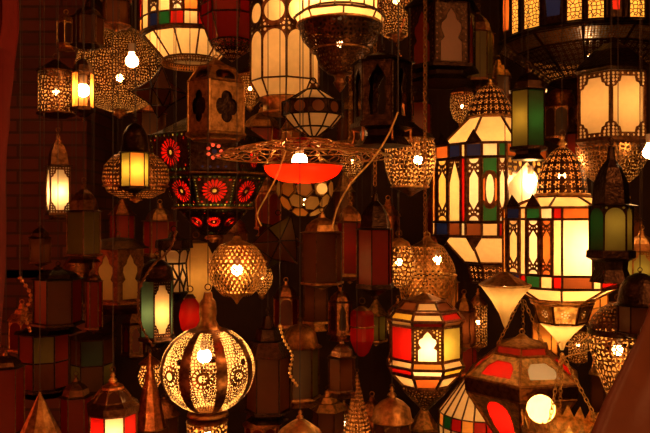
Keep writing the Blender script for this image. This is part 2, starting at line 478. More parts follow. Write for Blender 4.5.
def chain_links(B, a, b, L, mat):
    a = Vector(a); b = Vector(b); d = b - a; n = max(2, int(d.length/(L*1.45))); z = d.normalized()
    x = z.orthogonal().normalized(); y = z.cross(x)
    for i in range(n):
        c = a + d*((i + .5)/n); u = x if i % 2 else y
        B.path([c + z*math.cos(t)*L + u*math.sin(t)*L*.55 for t in [2*PI*k/8 for k in range(8)]], L*.17, mat, 4, closed=True)

def finial(l, y, h, r, mat='old_brass', name='finial'):
    l.lathe([(y, .3), (y+h*.15, r*.3), (y+h*.3, r*.55), (y+h*.42, r*.25), (y+h*.55, r*.7), (y+h*.72, r*.95), (y+h*.85, r*.5), (y+h, r*.9)], name, mat, 14)
def drop(l, y, h, r, mat='old_brass', name='drop_finial'):
    l.lathe([(y, r), (y+h*.2, r*.45), (y+h*.4, r*.75), (y+h*.55, r*.8), (y+h*.75, r*.3), (y+h*.85, r*.35), (y+h, .2)], name, mat, 14)

def std(name, label, cx, y0, y1, r, d, n=6, glass='cream', metal='dark_metal', roof=.34, base=.14, pat='plain', lit=None, rot=0, specs=None,
        roofmat=None, shape='ogee', taper=1.0, cat='lantern', group=None, pend=True, chain=False, bulbdy=0, eave=1.18, bulbr=.018):
    l = Lan(name, label, cx, y1, d, cat, group); l.fmat = metal; l.bar = max(.55, r*.035)
    H = y1 - y0; A = l.angs(n, rot); rm = roofmat or metal
    yt = y0 + .07*H; yr = y0 + roof*H; yb = y1 - base*H
    l.hang(y0 + 4, 2.2, chain=chain)
    finial(l, y0 + 3, yt - y0 + .5, max(2, r*.16), rm)
    if shape == 'ogee': prof = [(yt, r*.14), (yt+(yr-yt)*.2, r*.2), (yt+(yr-yt)*.35, r*.5), (yt+(yr-yt)*.6, r*.78), (yr-1.5, r*.88), (yr, r*eave)]
    elif shape == 'cone': prof = [(yt, r*.14), (yr-2, r*.95), (yr, r*eave)]
    elif shape == 'tier': prof = [(yt, r*.2), (yt+(yr-yt)*.3, r*.3), (yt+(yr-yt)*.32, r*.5), (yt+(yr-yt)*.6, r*.62), (yt+(yr-yt)*.62, r*.85), (yr, r*eave)]
    else: prof = [(yt, r*.2), (yt+(yr-yt)*.12, r*.55), (yt+(yr-yt)*.4, r*.85), (yr-2, r*.98), (yr, r*eave)]
    if shape == 'dome': l.lathe(prof, 'dome', rm, 24, rot=rot)
    else: l.lathe(prof, 'roof', rm, smooth=False, angs=A)
    l.band(yr, r, yb, r*taper, A, specs or [(pat, glass) if pat not in ('rosette', 'greenoval') else (pat,)])
    pf = [(yb, r*taper*1.12), (yb + (y1-yb)*.22, r*taper*1.14), (yb + (y1-yb)*.35, r*taper*.8)]
    if pend: pf += [(yb + (y1-yb)*.7, r*taper*.3)]
    else: pf += [(yb + (y1-yb)*.6, r*taper*.75), (y1, r*taper*1.0)]
    l.lathe(pf, 'base', rm, smooth=False, angs=A)
    if pend: drop(l, yb + (y1-yb)*.68, (y1-yb)*.32, r*taper*.28, rm)
    if lit: l.bulb((yr + yb)/2 + bulbdy, lit, bulbr)
    l.done(); return l

# ------------------------------------------------------------------ the setting
def box(name, x0, x1, y0, y1, z0, z1, mat, kind='structure'):
    B = MB(); v = [Vector((x, y, z)) for z in (z0, z1) for y in (y0, y1) for x in (x0, x1)]
    for f in ((0, 2, 3, 1), (4, 5, 7, 6), (0, 1, 5, 4), (2, 6, 7, 3), (0, 4, 6, 2), (1, 3, 7, 5)): B.face([v[i] for i in f], mat)
    o = B.build(name)
    if kind: o['kind'] = kind
    return o
box('wall_back', -3.2, 3.2, 4.9, 5.0, 0, CEIL, 'plaster')
box('wall_pier', -3.2, -1.42, 4.3, 4.9, 0, CEIL, 'brick')
box('wall_left', -3.3, -3.2, -1.0, 5.0, 0, CEIL, 'brick')
box('wall_right', 3.2, 3.3, -1.0, 5.0, 0, CEIL, 'plaster')
box('floor', -3.3, 3.3, -1.0, 5.0, -.1, 0, 'plaster')
box('ceiling', -3.3, 3.3, -1.0, 5.0, CEIL, CEIL + .1, 'wood')

def rail(label, xa, xb, y, d, mat='wood', hh=3.0):
    a = P(xa, y, d); b = P(xb, y, d)
    o = box('wall_shelf', a.x, b.x, d, 4.9, a.z - hh*d/F, a.z, mat, None)
    tag(o, label, 'shelf'); return o

# ================================================================== the lanterns, hero pieces first
C = ('plain', 'cream')
def sq(*cs): return [('plain', c) for c in cs]

# -- tall white octagon lantern, top left of centre
l = Lan('white_glass_lantern', 'tall milk white octagonal lantern with a row of circles above arched panes', 285, 112, 2.6)
r = 35; A = l.xangs([250.5, 262, 286.5, 311], r)
l.hang(-62); finial(l, -60, 10, 5); l.lathe([(-50, 5), (-46, 20), (-36, 30), (-30, 36)], 'roof', 'dark_metal', smooth=False, angs=A)
l.band(-30, r, 3, r, A, [('arch', 'cream')]); l.band(3, r, 34, r, A, [('circle', 'cream')]); l.band(34, r, 83, r, A, [('arch', 'cream')])
l.band(83, r, 99, 26, A, [C])
l.lathe([(99, 26), (100, 27), (103, 22), (112, 22), (113, 24), (115, 20)], 'collar', 'brass', 30)
l.bulb(14, 'bulb_c', .022, dx=14, dy=-14); l.bulb(62, 'bulb_b', .017); l.done()

# -- top centre: broad white lantern over a pierced bowl
l = Lan('white_glass_lantern', 'broad white lantern at top centre sitting over a dark pierced metal bowl', 340, 92, 2.2)
A = l.angs(16, 4)
l.hang(-62); finial(l, -60, 8, 4); l.lathe([(-52, 5), (-46, 24), (-30, 40), (-26, 46)], 'roof', 'dark_metal', smooth=False, angs=A)
l.band(-26, 38, 13, 38, A, [('plain', 'cream')]); l.band(13, 38, 18, 45, A, [('plain', 'cream')]); A8 = l.angs(8, 27)
l.band(18, 46, 25, 42, A8, [('plain', 'cream')])
l.lathe([(25, 42), (27, 43), (29, 41), (40, 38), (50, 29)], 'pierced_bowl', 'pierced_dark', 32, cap=False)
l.lathe([(50, 29), (51, 30), (53, 25), (66, 21), (74, 12)], 'lower_bowl', 'pierced_dark', 28, cap=False)
l.lathe([(25.2, 41.5), (26, 41.5)], 'light_baffle', 'black_metal', smooth=False, angs=A8); l.hoop(26, 43, 1.2, 'brass'); l.hoop(51, 29, 1.1, 'old_brass')  # unseen plate added to keep the upper bulb's light out of the bowl
l.lathe([(74, 12), (76, 6), (80, 5), (83, 7), (88, 4), (92, 1)], 'drop_finial', 'dark_metal', 16)
l.bulb(-2, 'bulb_e', .022, dx=-10, dy=-6); l.bulb(44, 'bulb_a', .010, stem=False); l.done()

# -- small squat lantern beneath it
l = Lan('squat_lantern', 'squat disc shaped lantern with cream faceted top, dark band of ovals and cream underside', 313, 138, 2.4)
A = l.angs(10, 10); l.fmat = 'black_metal'
l.hang(84); l.lathe([(84, 2), (88, 4), (90, 8)], 'cap', 'old_brass', 14)
l.band(90, 8, 103, 29, A, [C]); l.band(103, 31, 116, 31, A, [('oval', 'brown')], plate='black_metal'); l.band(116, 30, 128, 19, A, [C]); l.band(128, 19, 137, 5, A, [C])
l.lathe([(136, 5), (138, 3), (141, .5)], 'drop_finial', 'old_brass', 12)
l.bulb(106, 'bulb_a', .012, stem=False); l.done()

# -- big stained glass lantern, top left
l = Lan('stained_glass_lantern', 'large multicoloured stained glass lantern at upper left with white slanting underside', 191, 64, 3.42)
r = 50; A = l.angs(24, 0)
l.hang(-92); finial(l, -90, 9, 5); l.lathe([(-82, 5), (-72, 26), (-52, 46), (-48, 53)], 'roof', 'dark_metal', smooth=False, angs=A)
med = {0: ('strips', ('orange', 'amber', 'red', 'orange', 'amber')), 23: ('hexmed', 'white'), 22: ('plain', 'cream'), 21: ('hexmed', 'cream'), 1: ('hexmed', 'cream'), 2: ('plain', 'red'), 3: ('hexmed', 'cream'), 'else': ('plain', 'cream')}
for k in (5, 9, 13, 17): med[k] = ('hexmed', 'cream')
for k in (7, 11, 15, 19): med[k] = ('plain', 'red')
l.band(-48, r, -36, r, A, sq('blue', 'red', 'cream', 'green')); l.band(-36, r, 24, r, A, med)
low = {0: ('plain', 'cream'), 23: ('plain', 'red'), 22: ('plain', 'green'), 21: ('plain', 'blue'), 20: ('plain', 'cream'), 1: ('plain', 'red'), 2: ('plain', 'blue'), 'else': ('plain', 'amber')}
l.band(24, r, 37, r, A, low)
A12 = l.angs(12, -5); l.band(39, 46, 60, 27, A12, [C])
l.hoop(38, 47, 1.6); l.lathe([(60, 27), (62, 27), (62, 30), (66, 29), (66, 22)], 'pierced_rim', 'pierced_dots', 32, cap=False)
l.bulb(4, 'bulb_d', .024, dx=2, dy=-34); l.bulb(30, 'bulb_c', .022, dx=-20, dy=-10); l.done()

# -- red lantern beside it
l = Lan('red_glass_lantern', 'dim red glass lantern with faceted bowl bottom beside the large stained glass lantern', 232, 62, 3.03)
A = l.angs(7, -12); l.hang(-60); finial(l, -58, 8, 4); l.lathe([(-50, 4), (-44, 18), (-34, 28)], 'roof', 'dark_metal', smooth=False, angs=A)
l.band(-34, 26, 6, 30, A, [('plain', 'red')]); l.band(6, 31, 18, 31, A, [('plain', 'red')]); l.band(18, 31, 42, 22, A, [('plain', 'red')])
l.lathe([(42, 22), (44, 23), (50, 18), (58, 6), (62, 1)], 'pierced_base', 'pierced_flowers', 28, cap=False)
l.bulb(0, 'bulb_a', .016); l.done()

# -- brass lantern with quatrefoil cut-outs
l = Lan('brass_lantern', 'eight sided brass lantern with dark quatrefoil cut-outs under the stained glass lantern', 216, 141, 2.4)
l.fmat = 'old_brass'; A = l.xangs([186, 209, 246], 31.5)
l.hang(60, 2.5); l.lathe([(60, 3), (64, 9), (68, 17), (69, 19)], 'cap', 'old_brass', smooth=False, angs=A)
l.band(69, 19, 84, 29, A, [('trap', None)], plate='old_brass', name='shoulder_panel'); l.band(84, 29, 134, 29, A, [('quatre', None)], plate='old_brass', name='cutout_panel')
l.lathe([(134, 31), (136, 32), (139, 26), (141, 24)], 'base', 'old_brass', smooth=False, angs=A)
l.lathe([(86, 17), (90, 25), (132, 25)], 'inner_liner', 'black_metal', smooth=False, angs=A, cap=False); l.done()

# -- the lantern round the bright bulb
l = Lan('pierced_lantern', 'large pierced copper globe lantern behind the bare glowing bulb at upper left', 120, 118, 3.85)
prof = [(28 + 84*(1 - math.cos(PI*i/14))/2, 43*math.sin(PI*i/14)**.85) for i in range(1, 14)]
l.hang(20); l.lathe([(20, 3), (24, 9), (29, 14)], 'cap', 'dark_metal', 18)
l.lathe(prof, 'pierced_shell', 'pierced_fine', 36, cap=False); drop(l, 110, 9, 10)
l.bulb(78, 'bulb_c', .02); l.done()
def bare_bulb(px, py, d, label, mat='bulb_d', r=.022):
    l = Lan('light_bulb', label, px, py, d, cat='bulb'); B = MB()
    c = Vector((0, 0, 0)); prof = [(-1.0, .05), (-.8, .62), (-.4, .95), (0, 1), (.4, .88), (.9, .55), (1.35, .42)]
    rows = [[Vector((q*r*math.cos(t), q*r*math.sin(t), z*r)) for t in [2*PI*i/14 for i in range(14)]] for z, q in prof]
    B.grid(rows, mat); B.face(rows[-1], mat); l.build(B, 'glass_globe')
    S = MB(); S.tube((0, 0, r*1.3), (0, 0, r*2.6), r*.55, 'ceramic', 12); l.build(S, 'socket')
    W = MB(); W.tube((0, 0, r*2.6), (0, 0, CEIL - l.root.location.z), .0015, 'flex', 5); l.build(W, 'hanging_wire'); return l
bare_bulb(132, 61, 2.95, 'bare glowing bulb in front of the pierced copper globe', 'bulb_b', .027)
l = Lan('pierced_lantern', 'small pierced metal drum lantern beside the brick wall at upper left', 56, 118, 3.2)
l.hang(60); l.lathe([(60, 3), (64, 8), (70, 17), (72, 19)], 'roof', 'dark_metal', 20)
l.lathe([(72, 17), (114, 17)], 'pierced_shell', 'pierced_fine', 28, cap=False); 
for y_ in (72, 114):
    B = MB(); l.hoop(y_, 17.5, 1.4, B=B); l.build(B, 'rim')
l.lathe([(114, 17), (118, 10), (119, 2)], 'base', 'dark_metal', 20)
l.bulb(92, 'bulb_b', .014); l.done()
std('glass_lantern', 'small glass lantern with a dazzling bulb right of the pierced drum', 83, 50, 122, 11, 2.9, n=6, bulbr=.027, specs=[('open',), ('plain', 'amber')], lit='bulb_c', bulbdy=0, metal='dark_metal', roof=.32, base=.2, rot=6)

# -- star lanterns
def star(label, cx, cy, r, d, cols, edge='black_metal', spin=0.0, kind='cubo', core=.55, lit=None):
    l = Lan('star_lantern', label, cx, cy + r, d); l.fmat = edge
    import bmesh
    bm = bmesh.new()
    if kind == 'ico': bmesh.ops.create_icosphere(bm, subdivisions=1, radius=1)
    else:
        bmesh.ops.create_cube(bm, size=1.15)
    bm.normal_update(); c = Vector((0, 0, r*l.s)); R = r*l.s
    from mathutils import Matrix
    rot = Matrix.Rotation(math.radians(spin), 3, 'Z') @ Matrix.Rotation(math.radians(35 if kind != 'ico' else 12), 3, 'X')
    k = 0
    for f in bm.faces:
        vs = [c + rot @ (v.co * R * core) for v in f.verts]; tip = c + rot @ (f.normal.normalized() * R)
        B = MB()
        for i in range(len(vs)):
            a, b = vs[i], vs[(i+1) % len(vs)]
            B.face([a, b, tip], 'glass_' + cols[(k + i) % len(cols)])
            l.frame.tube(a, tip, .8*l.s, edge, 5); l.frame.tube(a, b, .8*l.s, edge, 5)
        l.build(B, 'star_point'); k += 1
    bm.free()
    l.hang(cy - r*.82, 2.5)
    if lit: l.bulb(cy, lit, .014, stem=False)
    l.done(); return l
star('dark star lantern with dull brown glass below the glowing pierced globe', 160, 93, 28, 2.75, ('brown', 'brown', 'olive'), spin=20)
star('dark star lantern with brown and yellow glass points right of the lattice ball', 278, 243, 34, 2.75, ('brown', 'brown', 'olive', 'brown'), spin=45)

# -- rosette mosaic lantern
l = Lan('mosaic_lantern', 'big dark lantern set with red beaded flower rosettes, left of centre', 213, 242, 2.85)
l.fmat = 'black_metal'; A = l.xangs([150, 189, 240], 66)
l.hang(106); l.lathe([(106, 3), (112, 14), (126, 40), (136, 58), (139, 67)], 'roof', 'black_metal', smooth=False, angs=A)
l.band(139, 66, 174, 60, A, [('rosette',), ('petals',), ('rosette',), ('rosette',)], plate='black_metal')
A2 = l.angs(8, 2)
l.band(178, 54, 207, 40, A2, [('rosette',)], plate='black_metal'); l.lathe([(174, 60), (176, 60), (178, 55)], 'rim', 'dark_metal', smooth=False, angs=A2)
l.hoop(208, 40, 1.0, 'copper'); l.band(210, 36, 234, 13, A2, [('rosette',)], plate='black_metal'); drop(l, 233, 10, 11, 'copper')
l.bulb(160, 'bulb_hot', .022); l.bulb(196, 'bulb_hot', .018); l.done()

# -- glowing red dish with filigree collar
l = Lan('dish_lantern', 'glowing red glass dish lantern with wide brass filigree collar and exposed bulb', 303, 183, 2.05)
B = MB(); rows = [[l.pt(39*math.cos(a*PI/20)**.8 if a < 10 else .3, 2*PI*i/36, 166 + 17*math.sin(a*PI/20)) for i in range(36)] for a in range(11)]
B.grid(list(reversed(rows)), 'glass_dish'); l.build(B, 'glass_dish'); l.hoop(166, 39.5, .9, 'copper', 40)
G = MB()
for rr, y in ((88, 157), (62, 150), (40, 145), (22, 140)): l.hoop(y, rr, .7, 'brass', 48, B=G)
def yy(rr): return 137 + 20*(rr/88.0)
for ring_r, cnt, q in ((75, 40, 5.5), (51, 28, 5.2), (31, 18, 4.4)):
    for i in range(cnt):
        th = 2*PI*i/cnt
        G.path([l.pt(ring_r + q*math.cos(t), th + q*math.sin(t)/ring_r, yy(ring_r + q*math.cos(t)) + (3*math.sin(t) if i % 2 else -3*math.sin(t))) for t in [2*PI*k/9 for k in range(9)]], .55*l.s, 'copper' if i % 3 else 'brass', 4, closed=True)
for i in range(20):
    th = 2*PI*i/20
    G.path([l.pt(22 + 66*t, th + .25*math.sin(t*7), yy(22 + 66*t) - 3*math.sin(t*PI)) for t in [k/12 for k in range(13)]], .5*l.s, 'old_brass', 4)
l.build(G, 'filigree_collar')
for i in range(3):
    th = 2*PI*i/3 + .5
    H = MB(); chain_links(H, l.pt(39, th, 166), l.pt(22, th, 141), .006, 'brass'); l.build(H, 'chain')
l.lathe([(139, 1), (140, 22), (142, 22)], 'cap', 'copper', 24)
B = MB(); rows = icosphere(9*l.s, (0, 0, (l.yb - 146)*l.s - .02*0), 16, 10); 
for row in rows:
    for p in row: p.z = (l.yb - 146)*l.s + (p.z - (l.yb - 146)*l.s)*.6
    for p in row: p.y -= 30*l.s
B.grid(rows, 'glass_red'); l.build(B, 'red_glass_bead')
l.hang(138); l.bulb(161.5, 'bulb_d', .022, dx=-3, dy=-8); l.done()

# -- honeycomb globe below the dish
l = Lan('honeycomb_globe', 'dim cream honeycomb glass globe lantern beneath the red dish', 305, 216, 2.95)
import bmesh
bm = bmesh.new(); bmesh.ops.create_icosphere(bm, subdivisions=2, radius=27*l.s)
B = MB(); cz = 27*l.s
for v in bm.verts:      # one round pane per vertex of the globe
    nv = v.co.normalized(); x = nv.orthogonal().normalized(); y = nv.cross(x); cc = v.co + Vector((0, 0, cz))
    rr = 8.3*l.s if v.index >= 12 else 7.6*l.s
    B.face([cc + nv*.0015 + (x*math.cos(t) + y*math.sin(t))*rr for t in [2*PI*i/6 for i in range(6)]], 'glass_amber' if v.index % 3 == 0 else 'glass_gold')
    for i in range(6): l.frame.tube(cc + (x*math.cos(PI/3*i) + y*math.sin(PI/3*i))*rr, cc + (x*math.cos(PI/3*(i+1)) + y*math.sin(PI/3*(i+1)))*rr, .5*l.s, 'dark_metal', 4)
bm.free(); l.build(B, 'glass_panes')
l.hang(188); l.lathe([(186, 3), (189, 8), (191, 10)], 'cap', 'dark_metal', 14); l.bulb(202, 'bulb_a', .014, stem=False); l.done()
l = Lan('glass_ball', 'tiny glowing amber glass ball in front of the honeycomb globe', 322, 194, 2.53, cat='ornament')
B = MB(); B.grid(icosphere(5.4*l.s, (0, 0, 5.4*l.s), 18, 12), 'glass_cream'); l.build(B, 'ball'); l.hang(184, 1.5); l.bulb(188.6, 'bulb_a', .006, stem=False); l.done()

# -- lattice ball and the big pierced ball
def lattice(l, y0, y1, rf, name, mat, cols=40, rows=10, hole=.68):
    """a shell of diamond holes, each one open between real bars"""
    B = MB()
    def pt(u, v): return l.pt(rf(v), 2*PI*u/cols, y0 + (y1 - y0)*v)
    for j in range(rows):
        for i in range(cols):
            u = i + (.5 if j % 2 else 0); v = (j + .5)/rows; hv = 1.0/rows
            o = [(u, v - hv), (u + .5, v), (u, v + hv), (u - .5, v)]
            o = [(a, min(1, max(0, b))) for a, b in o]
            cx_, cv_ = u, v
            inn = [(cx_ + (a - cx_)*hole, cv_ + (b - cv_)*hole) for a, b in o]
            for k in range(4):
                B.face([pt(*o[(k+1) % 4]), pt(*o[k]), pt(*inn[k]), pt(*inn[(k+1) % 4])], mat, True)
    return l.build(B, name)
l = Lan('lattice_ball_lantern', 'round brass lattice ball lantern hanging above the large pierced ball', 237, 300, 2.28)
l.hang(238); l.lathe([(236, 3), (240, 5), (242, 10), (245, 15)], 'cap', 'brass', 20)
lattice(l, 244, 296, lambda v: 29.5*math.sin(PI*(.165 + .70*v))**.85, 'lattice_shell', 'brass', 32, 15, .66); l.hoop(262, 29.6, .8, 'bright_brass')
l.lathe([(292, 14), (294, 12), (297, 6), (300, 3), (304, .5)], 'base', 'brass', 20); l.bulb(270, 'bulb_d', .018); l.done()

l = Lan('pierced_ball_lantern', 'large pierced brass ball lantern with glowing round medallions at lower left', 208, 415, 2.2)
B = MB(); n = 64; R = 47; lat = [math.radians(-72 + 144*i/24) for i in range(25)]; off = math.radians(-28.5)
rows = [[l.pt(R*math.cos(a), off + 2*PI*(j/n), 369 - 43*math.sin(a)) for j in range(n)] for a in lat]
def guv(i, j): return [(((j % 8)/8)*2 - 1, lat[i]), (((j % 8 + 1)/8)*2 - 1, lat[i]), (((j % 8 + 1)/8)*2 - 1, lat[i+1]), (((j % 8)/8)*2 - 1, lat[i+1])]
B.grid(rows, 'pierced_ball', uvs=lambda i, j: (2*PI*R*l.s*j/n*1.0, lat[i]*R*l.s), uv2=guv); l.build(B, 'pierced_shell')
l.lathe([(292, 4), (298, 5), (302, 8), (312, 9), (320, 8), (326, 11), (329, 16)], 'neck', 'old_brass', 22)
l.lathe([(410, 15), (412, 20), (415, 21), (416, 14)], 'base', 'old_brass', 22)
l.hang(290, wire=True); l.bulb(354, 'bulb_e', .021, dx=-2, dy=-10); l.done()
l = Lan('pierced_lantern', 'pierced brass cylinder lantern directly below the large pierced ball', 207, 470, 2.2)
l.lathe([(417, 6), (419, 18), (421, 21)], 'cap', 'old_brass', 24); l.lathe([(421, 20), (466, 20)], 'pierced_shell', 'pierced_brass', 30, cap=False); l.lathe([(466, 21), (470, 12)], 'base', 'old_brass', 24)
l.bulb(436, 'bulb_b', .016); l.done()

# -- middle right: the great coloured lantern
l = Lan('stained_glass_lantern', 'great bright coloured glass lantern right of centre with tapered cream roof', 490, 292, 3.05)
l.bar = 1.3; r = 58; xs = [433, 436, 449, 461, 466, 482, 498, 506]
A = l.xangs(xs, r)
l.hang(80); finial(l, 78, 8, 4, 'brass')
l.lathe([(85, 5), (90, 12), (104, 20), (117, 24)], 'pierced_dome', 'pierced_flowers', 24, cap=False); l.hoop(118, 24, 1.3, 'old_brass')
A6 = l.angs(7, 4); l.band(118, 21, 147, 50, A6, [C])
mid = {0: ('plain', 'amber'), 1: ('hexmed', 'gold'), 2: ('point', 'cream'), 3: ('plain', 'red'), 4: ('hexmed', 'white'), 5: ('greenoval',), 6: ('hexmed', 'white'), 7: ('point', 'white'), 'else': ('plain', 'cream')}
for k in range(8): mid[8 + k] = mid[k]
l.band(148, r, 161, r, A, sq('amber', 'orange', 'blue', 'cream', 'blue', 'white', 'green', 'orange'))
l.band(161, r, 222, r, A, mid)
l.band(222, r, 235, r, A, sq('cream', 'blue', 'brown', 'white', 'brown', 'cream', 'red', 'orange'))
for i in (1, 4): 
    th = (A[i] + A[i+1])/2
    for yy_, h_ in ((147, -12), (236, 13)):
        S = MB(); a, b, c_ = l.pt(r + .3, A[i], yy_), l.pt(r + .3, A[i+1], yy_), l.pt(r + .3, th, yy_ + h_)
        e = Vector((0, 0, 0)) + (l.pt(r - 2, th, yy_) - l.pt(r, th, yy_))
        S.face([a, b, c_], 'black_metal'); S.face([b + e, a + e, c_], 'black_metal'); S.face([a, c_, a + e], 'black_metal'); S.face([b, b + e, c_], 'black_metal'); S.face([a, a + e, b + e, b], 'black_metal')
        l.build(S, 'spike')
l.band(236, 50, 262, 26, A6, [C])
l.band(263, 22, 282, 18, l.angs(6, 10), [('sheet', 'pierced_flowers')], name='pierced_base'); drop(l, 281, 11, 10)
l.bulb(182, 'bulb_hot', .028, dx=33, dy=-24); l.bulb(185, 'bulb_d', .022, dx=-12, dy=0); l.bulb(135, 'bulb_a', .02, stem=False); l.done()

# -- second coloured lantern, nearer
l = Lan('stained_glass_lantern', 'stained glass lantern with lattice dome and golden funnel bottom at right of centre', 562, 350, 2.4)
r = 59; l.bar = 1.2; xs = [504.5, 508, 521, 527, 541, 553, 562, 591, 599]
A = l.xangs(xs, r)
l.hang(136); finial(l, 134, 14, 5, 'brass')
l.lathe([(148, 5), (152, 10), (162, 18), (176, 23), (194, 25)], 'pierced_dome', 'pierced_flowers', 28, cap=False, rot=5); l.hoop(195, 26, 1.6, 'brass')
A8 = l.angs(8, 10); l.band(197, 27, 208, 55, A8, [C])
top = sq('blue', 'blue', 'cream', 'green', 'white', 'red', 'orange', 'orange', 'amber'); top[0] = ('plain', 'amber')
l.band(208, r, 219, r, A, top)
mid = {0: ('plain', 'amber'), 1: ('hexmed', 'cream'), 2: ('plain', 'cream'), 3: ('hexmed', 'white'), 4: ('hexmed', 'orange'), 5: ('plain', 'cream'), 6: ('plain', 'white'), 7: ('plain', 'cream'), 8: ('hexmed', 'cream')}
for k in range(9): mid[9 + k] = mid[k]
mid['else'] = ('plain', 'cream')
l.band(219, r, 272, r, A, mid)
l.band(272, r, 284, r, A, sq('amber', 'blue', 'red', 'green', 'cream', 'red', 'brown', 'cream', 'red'))
for i in (1, 3):
    th = (A[i] + A[i+1])/2; S = MB()
    a, b, c_ = l.pt(r + .5, A[i], 207), l.pt(r + .5, A[i+1], 207), l.pt(r + .5, th, 195); e = l.pt(r - 2, th, 207) - l.pt(r, th, 207)
    S.face([a, b, c_], 'black_metal'); S.face([b + e, a + e, c_], 'black_metal'); S.face([a, c_, a + e], 'black_metal'); S.face([b, b + e, c_], 'black_metal'); S.face([a, a + e, b + e, b], 'black_metal'); l.build(S, 'spike')
l.band(285, 55, 299, 30, l.angs(8, 22), [C])
l.hoop(300, 31, 1.0, 'brass'); l.hoop(303, 30, .9, 'brass')
l.band(303, 29, 322, 23, l.angs(7, 8), [('petals', 'white', 'white')], plate='brass', name='pierced_collar')
l.lathe([(322, 23), (333, 12), (343, 4), (350, 1.5)], 'glass_funnel', 'glass_honey', 24, cap=False)  # glass with a bulb added inside so the funnel shines golden
l.bulb(246, 'bulb_e', .026, dx=12, dy=-26); l.bulb(316, 'bulb_c', .013, stem=False); l.bulb(176, 'bulb_a', .013, stem=False); l.done()

# -- glass cone between them, with a bulb added inside to turn it golden
l = Lan('cone_lantern', 'golden glass cone with its point down left of the funnel bottomed lantern', 505, 328, 2.15)
l.hang(272, 2); l.lathe([(272, 3), (276, 10), (281, 20), (284, 25)], 'lid', 'old_brass', smooth=False, angs=l.angs(8, 10))
l.lathe([(284, 25), (286, 25), (300, 14), (314, 6), (325, 2), (328, .5)], 'glass_cone', 'glass_honey', smooth=False, angs=l.angs(12, 5), cap=False); l.hoop(285, 25, 1.0, 'bright_brass'); l.bulb(290, 'bulb_b', .012, stem=False); l.done()

# -- box lantern with glowing keyhole
l = Lan('keyhole_lantern', 'eight sided lantern with glowing white keyhole window between red and green panes', 425, 412, 2.5)
l.bar = 1.5; A = l.angs(8, 4)
l.hang(286, 2.4, chain=True); finial(l, 285, 9, 3, 'brass')
l.lathe([(293, 3), (297, 12), (300, 20)], 'cap', 'old_brass', smooth=False, angs=A)
l.band(300, 22, 308, 30, A, [C, ('plain', 'brown')]); l.band(310, 33, 317, 39, A, [('plain', 'cream'), ('plain', 'red'), ('plain', 'amber'), ('plain', 'red'), ('plain', 'cream'), ('plain', 'amber'), ('plain', 'cream'), ('plain', 'yellow')])
l.band(317, 40, 323, 36, A, [('plain', 'red'), ('plain', 'cream')])
m = {0: ('keyhole', 'white'), 1: ('plain', 'olive'), 7: ('plain', 'red'), 6: ('plain', 'cream'), 2: ('plain', 'cream'), 'else': ('plain', 'red')}
l.band(323, 37, 356, 37, A, m)
l.band(356, 36, 363, 40, A, [('plain', 'amber'), C]); l.band(363, 40, 370, 36, A, [('plain', 'white'), ('plain', 'yellow'), ('plain', 'cream'), ('plain', 'red'), ('plain', 'cream'), ('plain', 'yellow'), ('plain', 'cream'), ('plain', 'red')])
l.band(371, 36, 384, 24, A, [('plain', 'orange'), C]); l.lathe([(384, 25), (386, 26), (395, 18), (405, 8), (411, 2)], 'pierced_base', 'pierced_dark', 24, cap=False)
l.bulb(343, 'bulb_d', .020, dx=2, dy=-17); l.done()

# -- lattice cup above it
l = Lan('lattice_cup_lantern', 'round brass lantern with diamond lattice and waistband above the keyhole lantern', 427, 308, 2.75)
l.hang(238, 3, mat='brass'); l.lathe([(236, 3), (240, 5), (243, 10), (246, 16)], 'cap', 'old_brass', 20)
lattice(l, 246, 274, lambda v: 16 + 12.5*math.sin(v*PI/2), 'lattice_dome', 'brass', 30, 8, .62); l.hoop(275, 29, 1.1, 'bright_brass')
lattice(l, 276, 303, lambda v: 28.5 - 4*v*v, 'lattice_cup', 'brass', 30, 8, .58); l.lathe([(303, 24), (305, 24), (308, 12)], 'base', 'old_brass', 24)
l.bulb(260, 'bulb_d', .017, dx=10, dy=-4); l.done()

# -- lower right: brass and red lantern
l = Lan('brass_and_red_lantern', 'big brass lantern with red glass windows in roof and sides at lower right', 522, 450, 2.75)
l.fmat = 'old_brass'; l.bar = 1.3; A = [math.radians(a) for a in (-64, -2, 58, 116, 178, 238)]
l.hang(334, 2.5, mat='brass'); l.lathe([(334, 3), (338, 8), (342, 22), (344, 27)], 'cap', 'old_brass', smooth=False, angs=A)
l.band(344, 26, 352, 28, A, [('plain', 'dimred')], name='neck_panel')
l.band(352, 30, 374, 59, A, {0: ('trap', 'red'), 1: ('trap', 'grey'), 'else': ('trap', 'red')}, plate='brass', name='roof_panel')
l.lathe([(374, 59.5), (376, 61), (387, 60), (389, 58)], 'rim_band', 'dark_metal', smooth=False, angs=A, cap=False)
l.band(389, 58, 448, 18, A, [('oval', 'red'), ('oval', 'cream')], plate='bright_brass', name='side_panel')
for i in range(3):
    th = A[0] + i*2*PI/3; H = MB(); chain_links(H, l.pt(26, th, 344), l.pt(2, th, 300), .011, 'brass'); l.build(H, 'chain')
l.lathe([(448, 18), (452, 3)], 'base', 'old_brass', smooth=False, angs=A); l.bulb(398, 'bulb_e', .022, dx=-8, dy=-12); l.done()

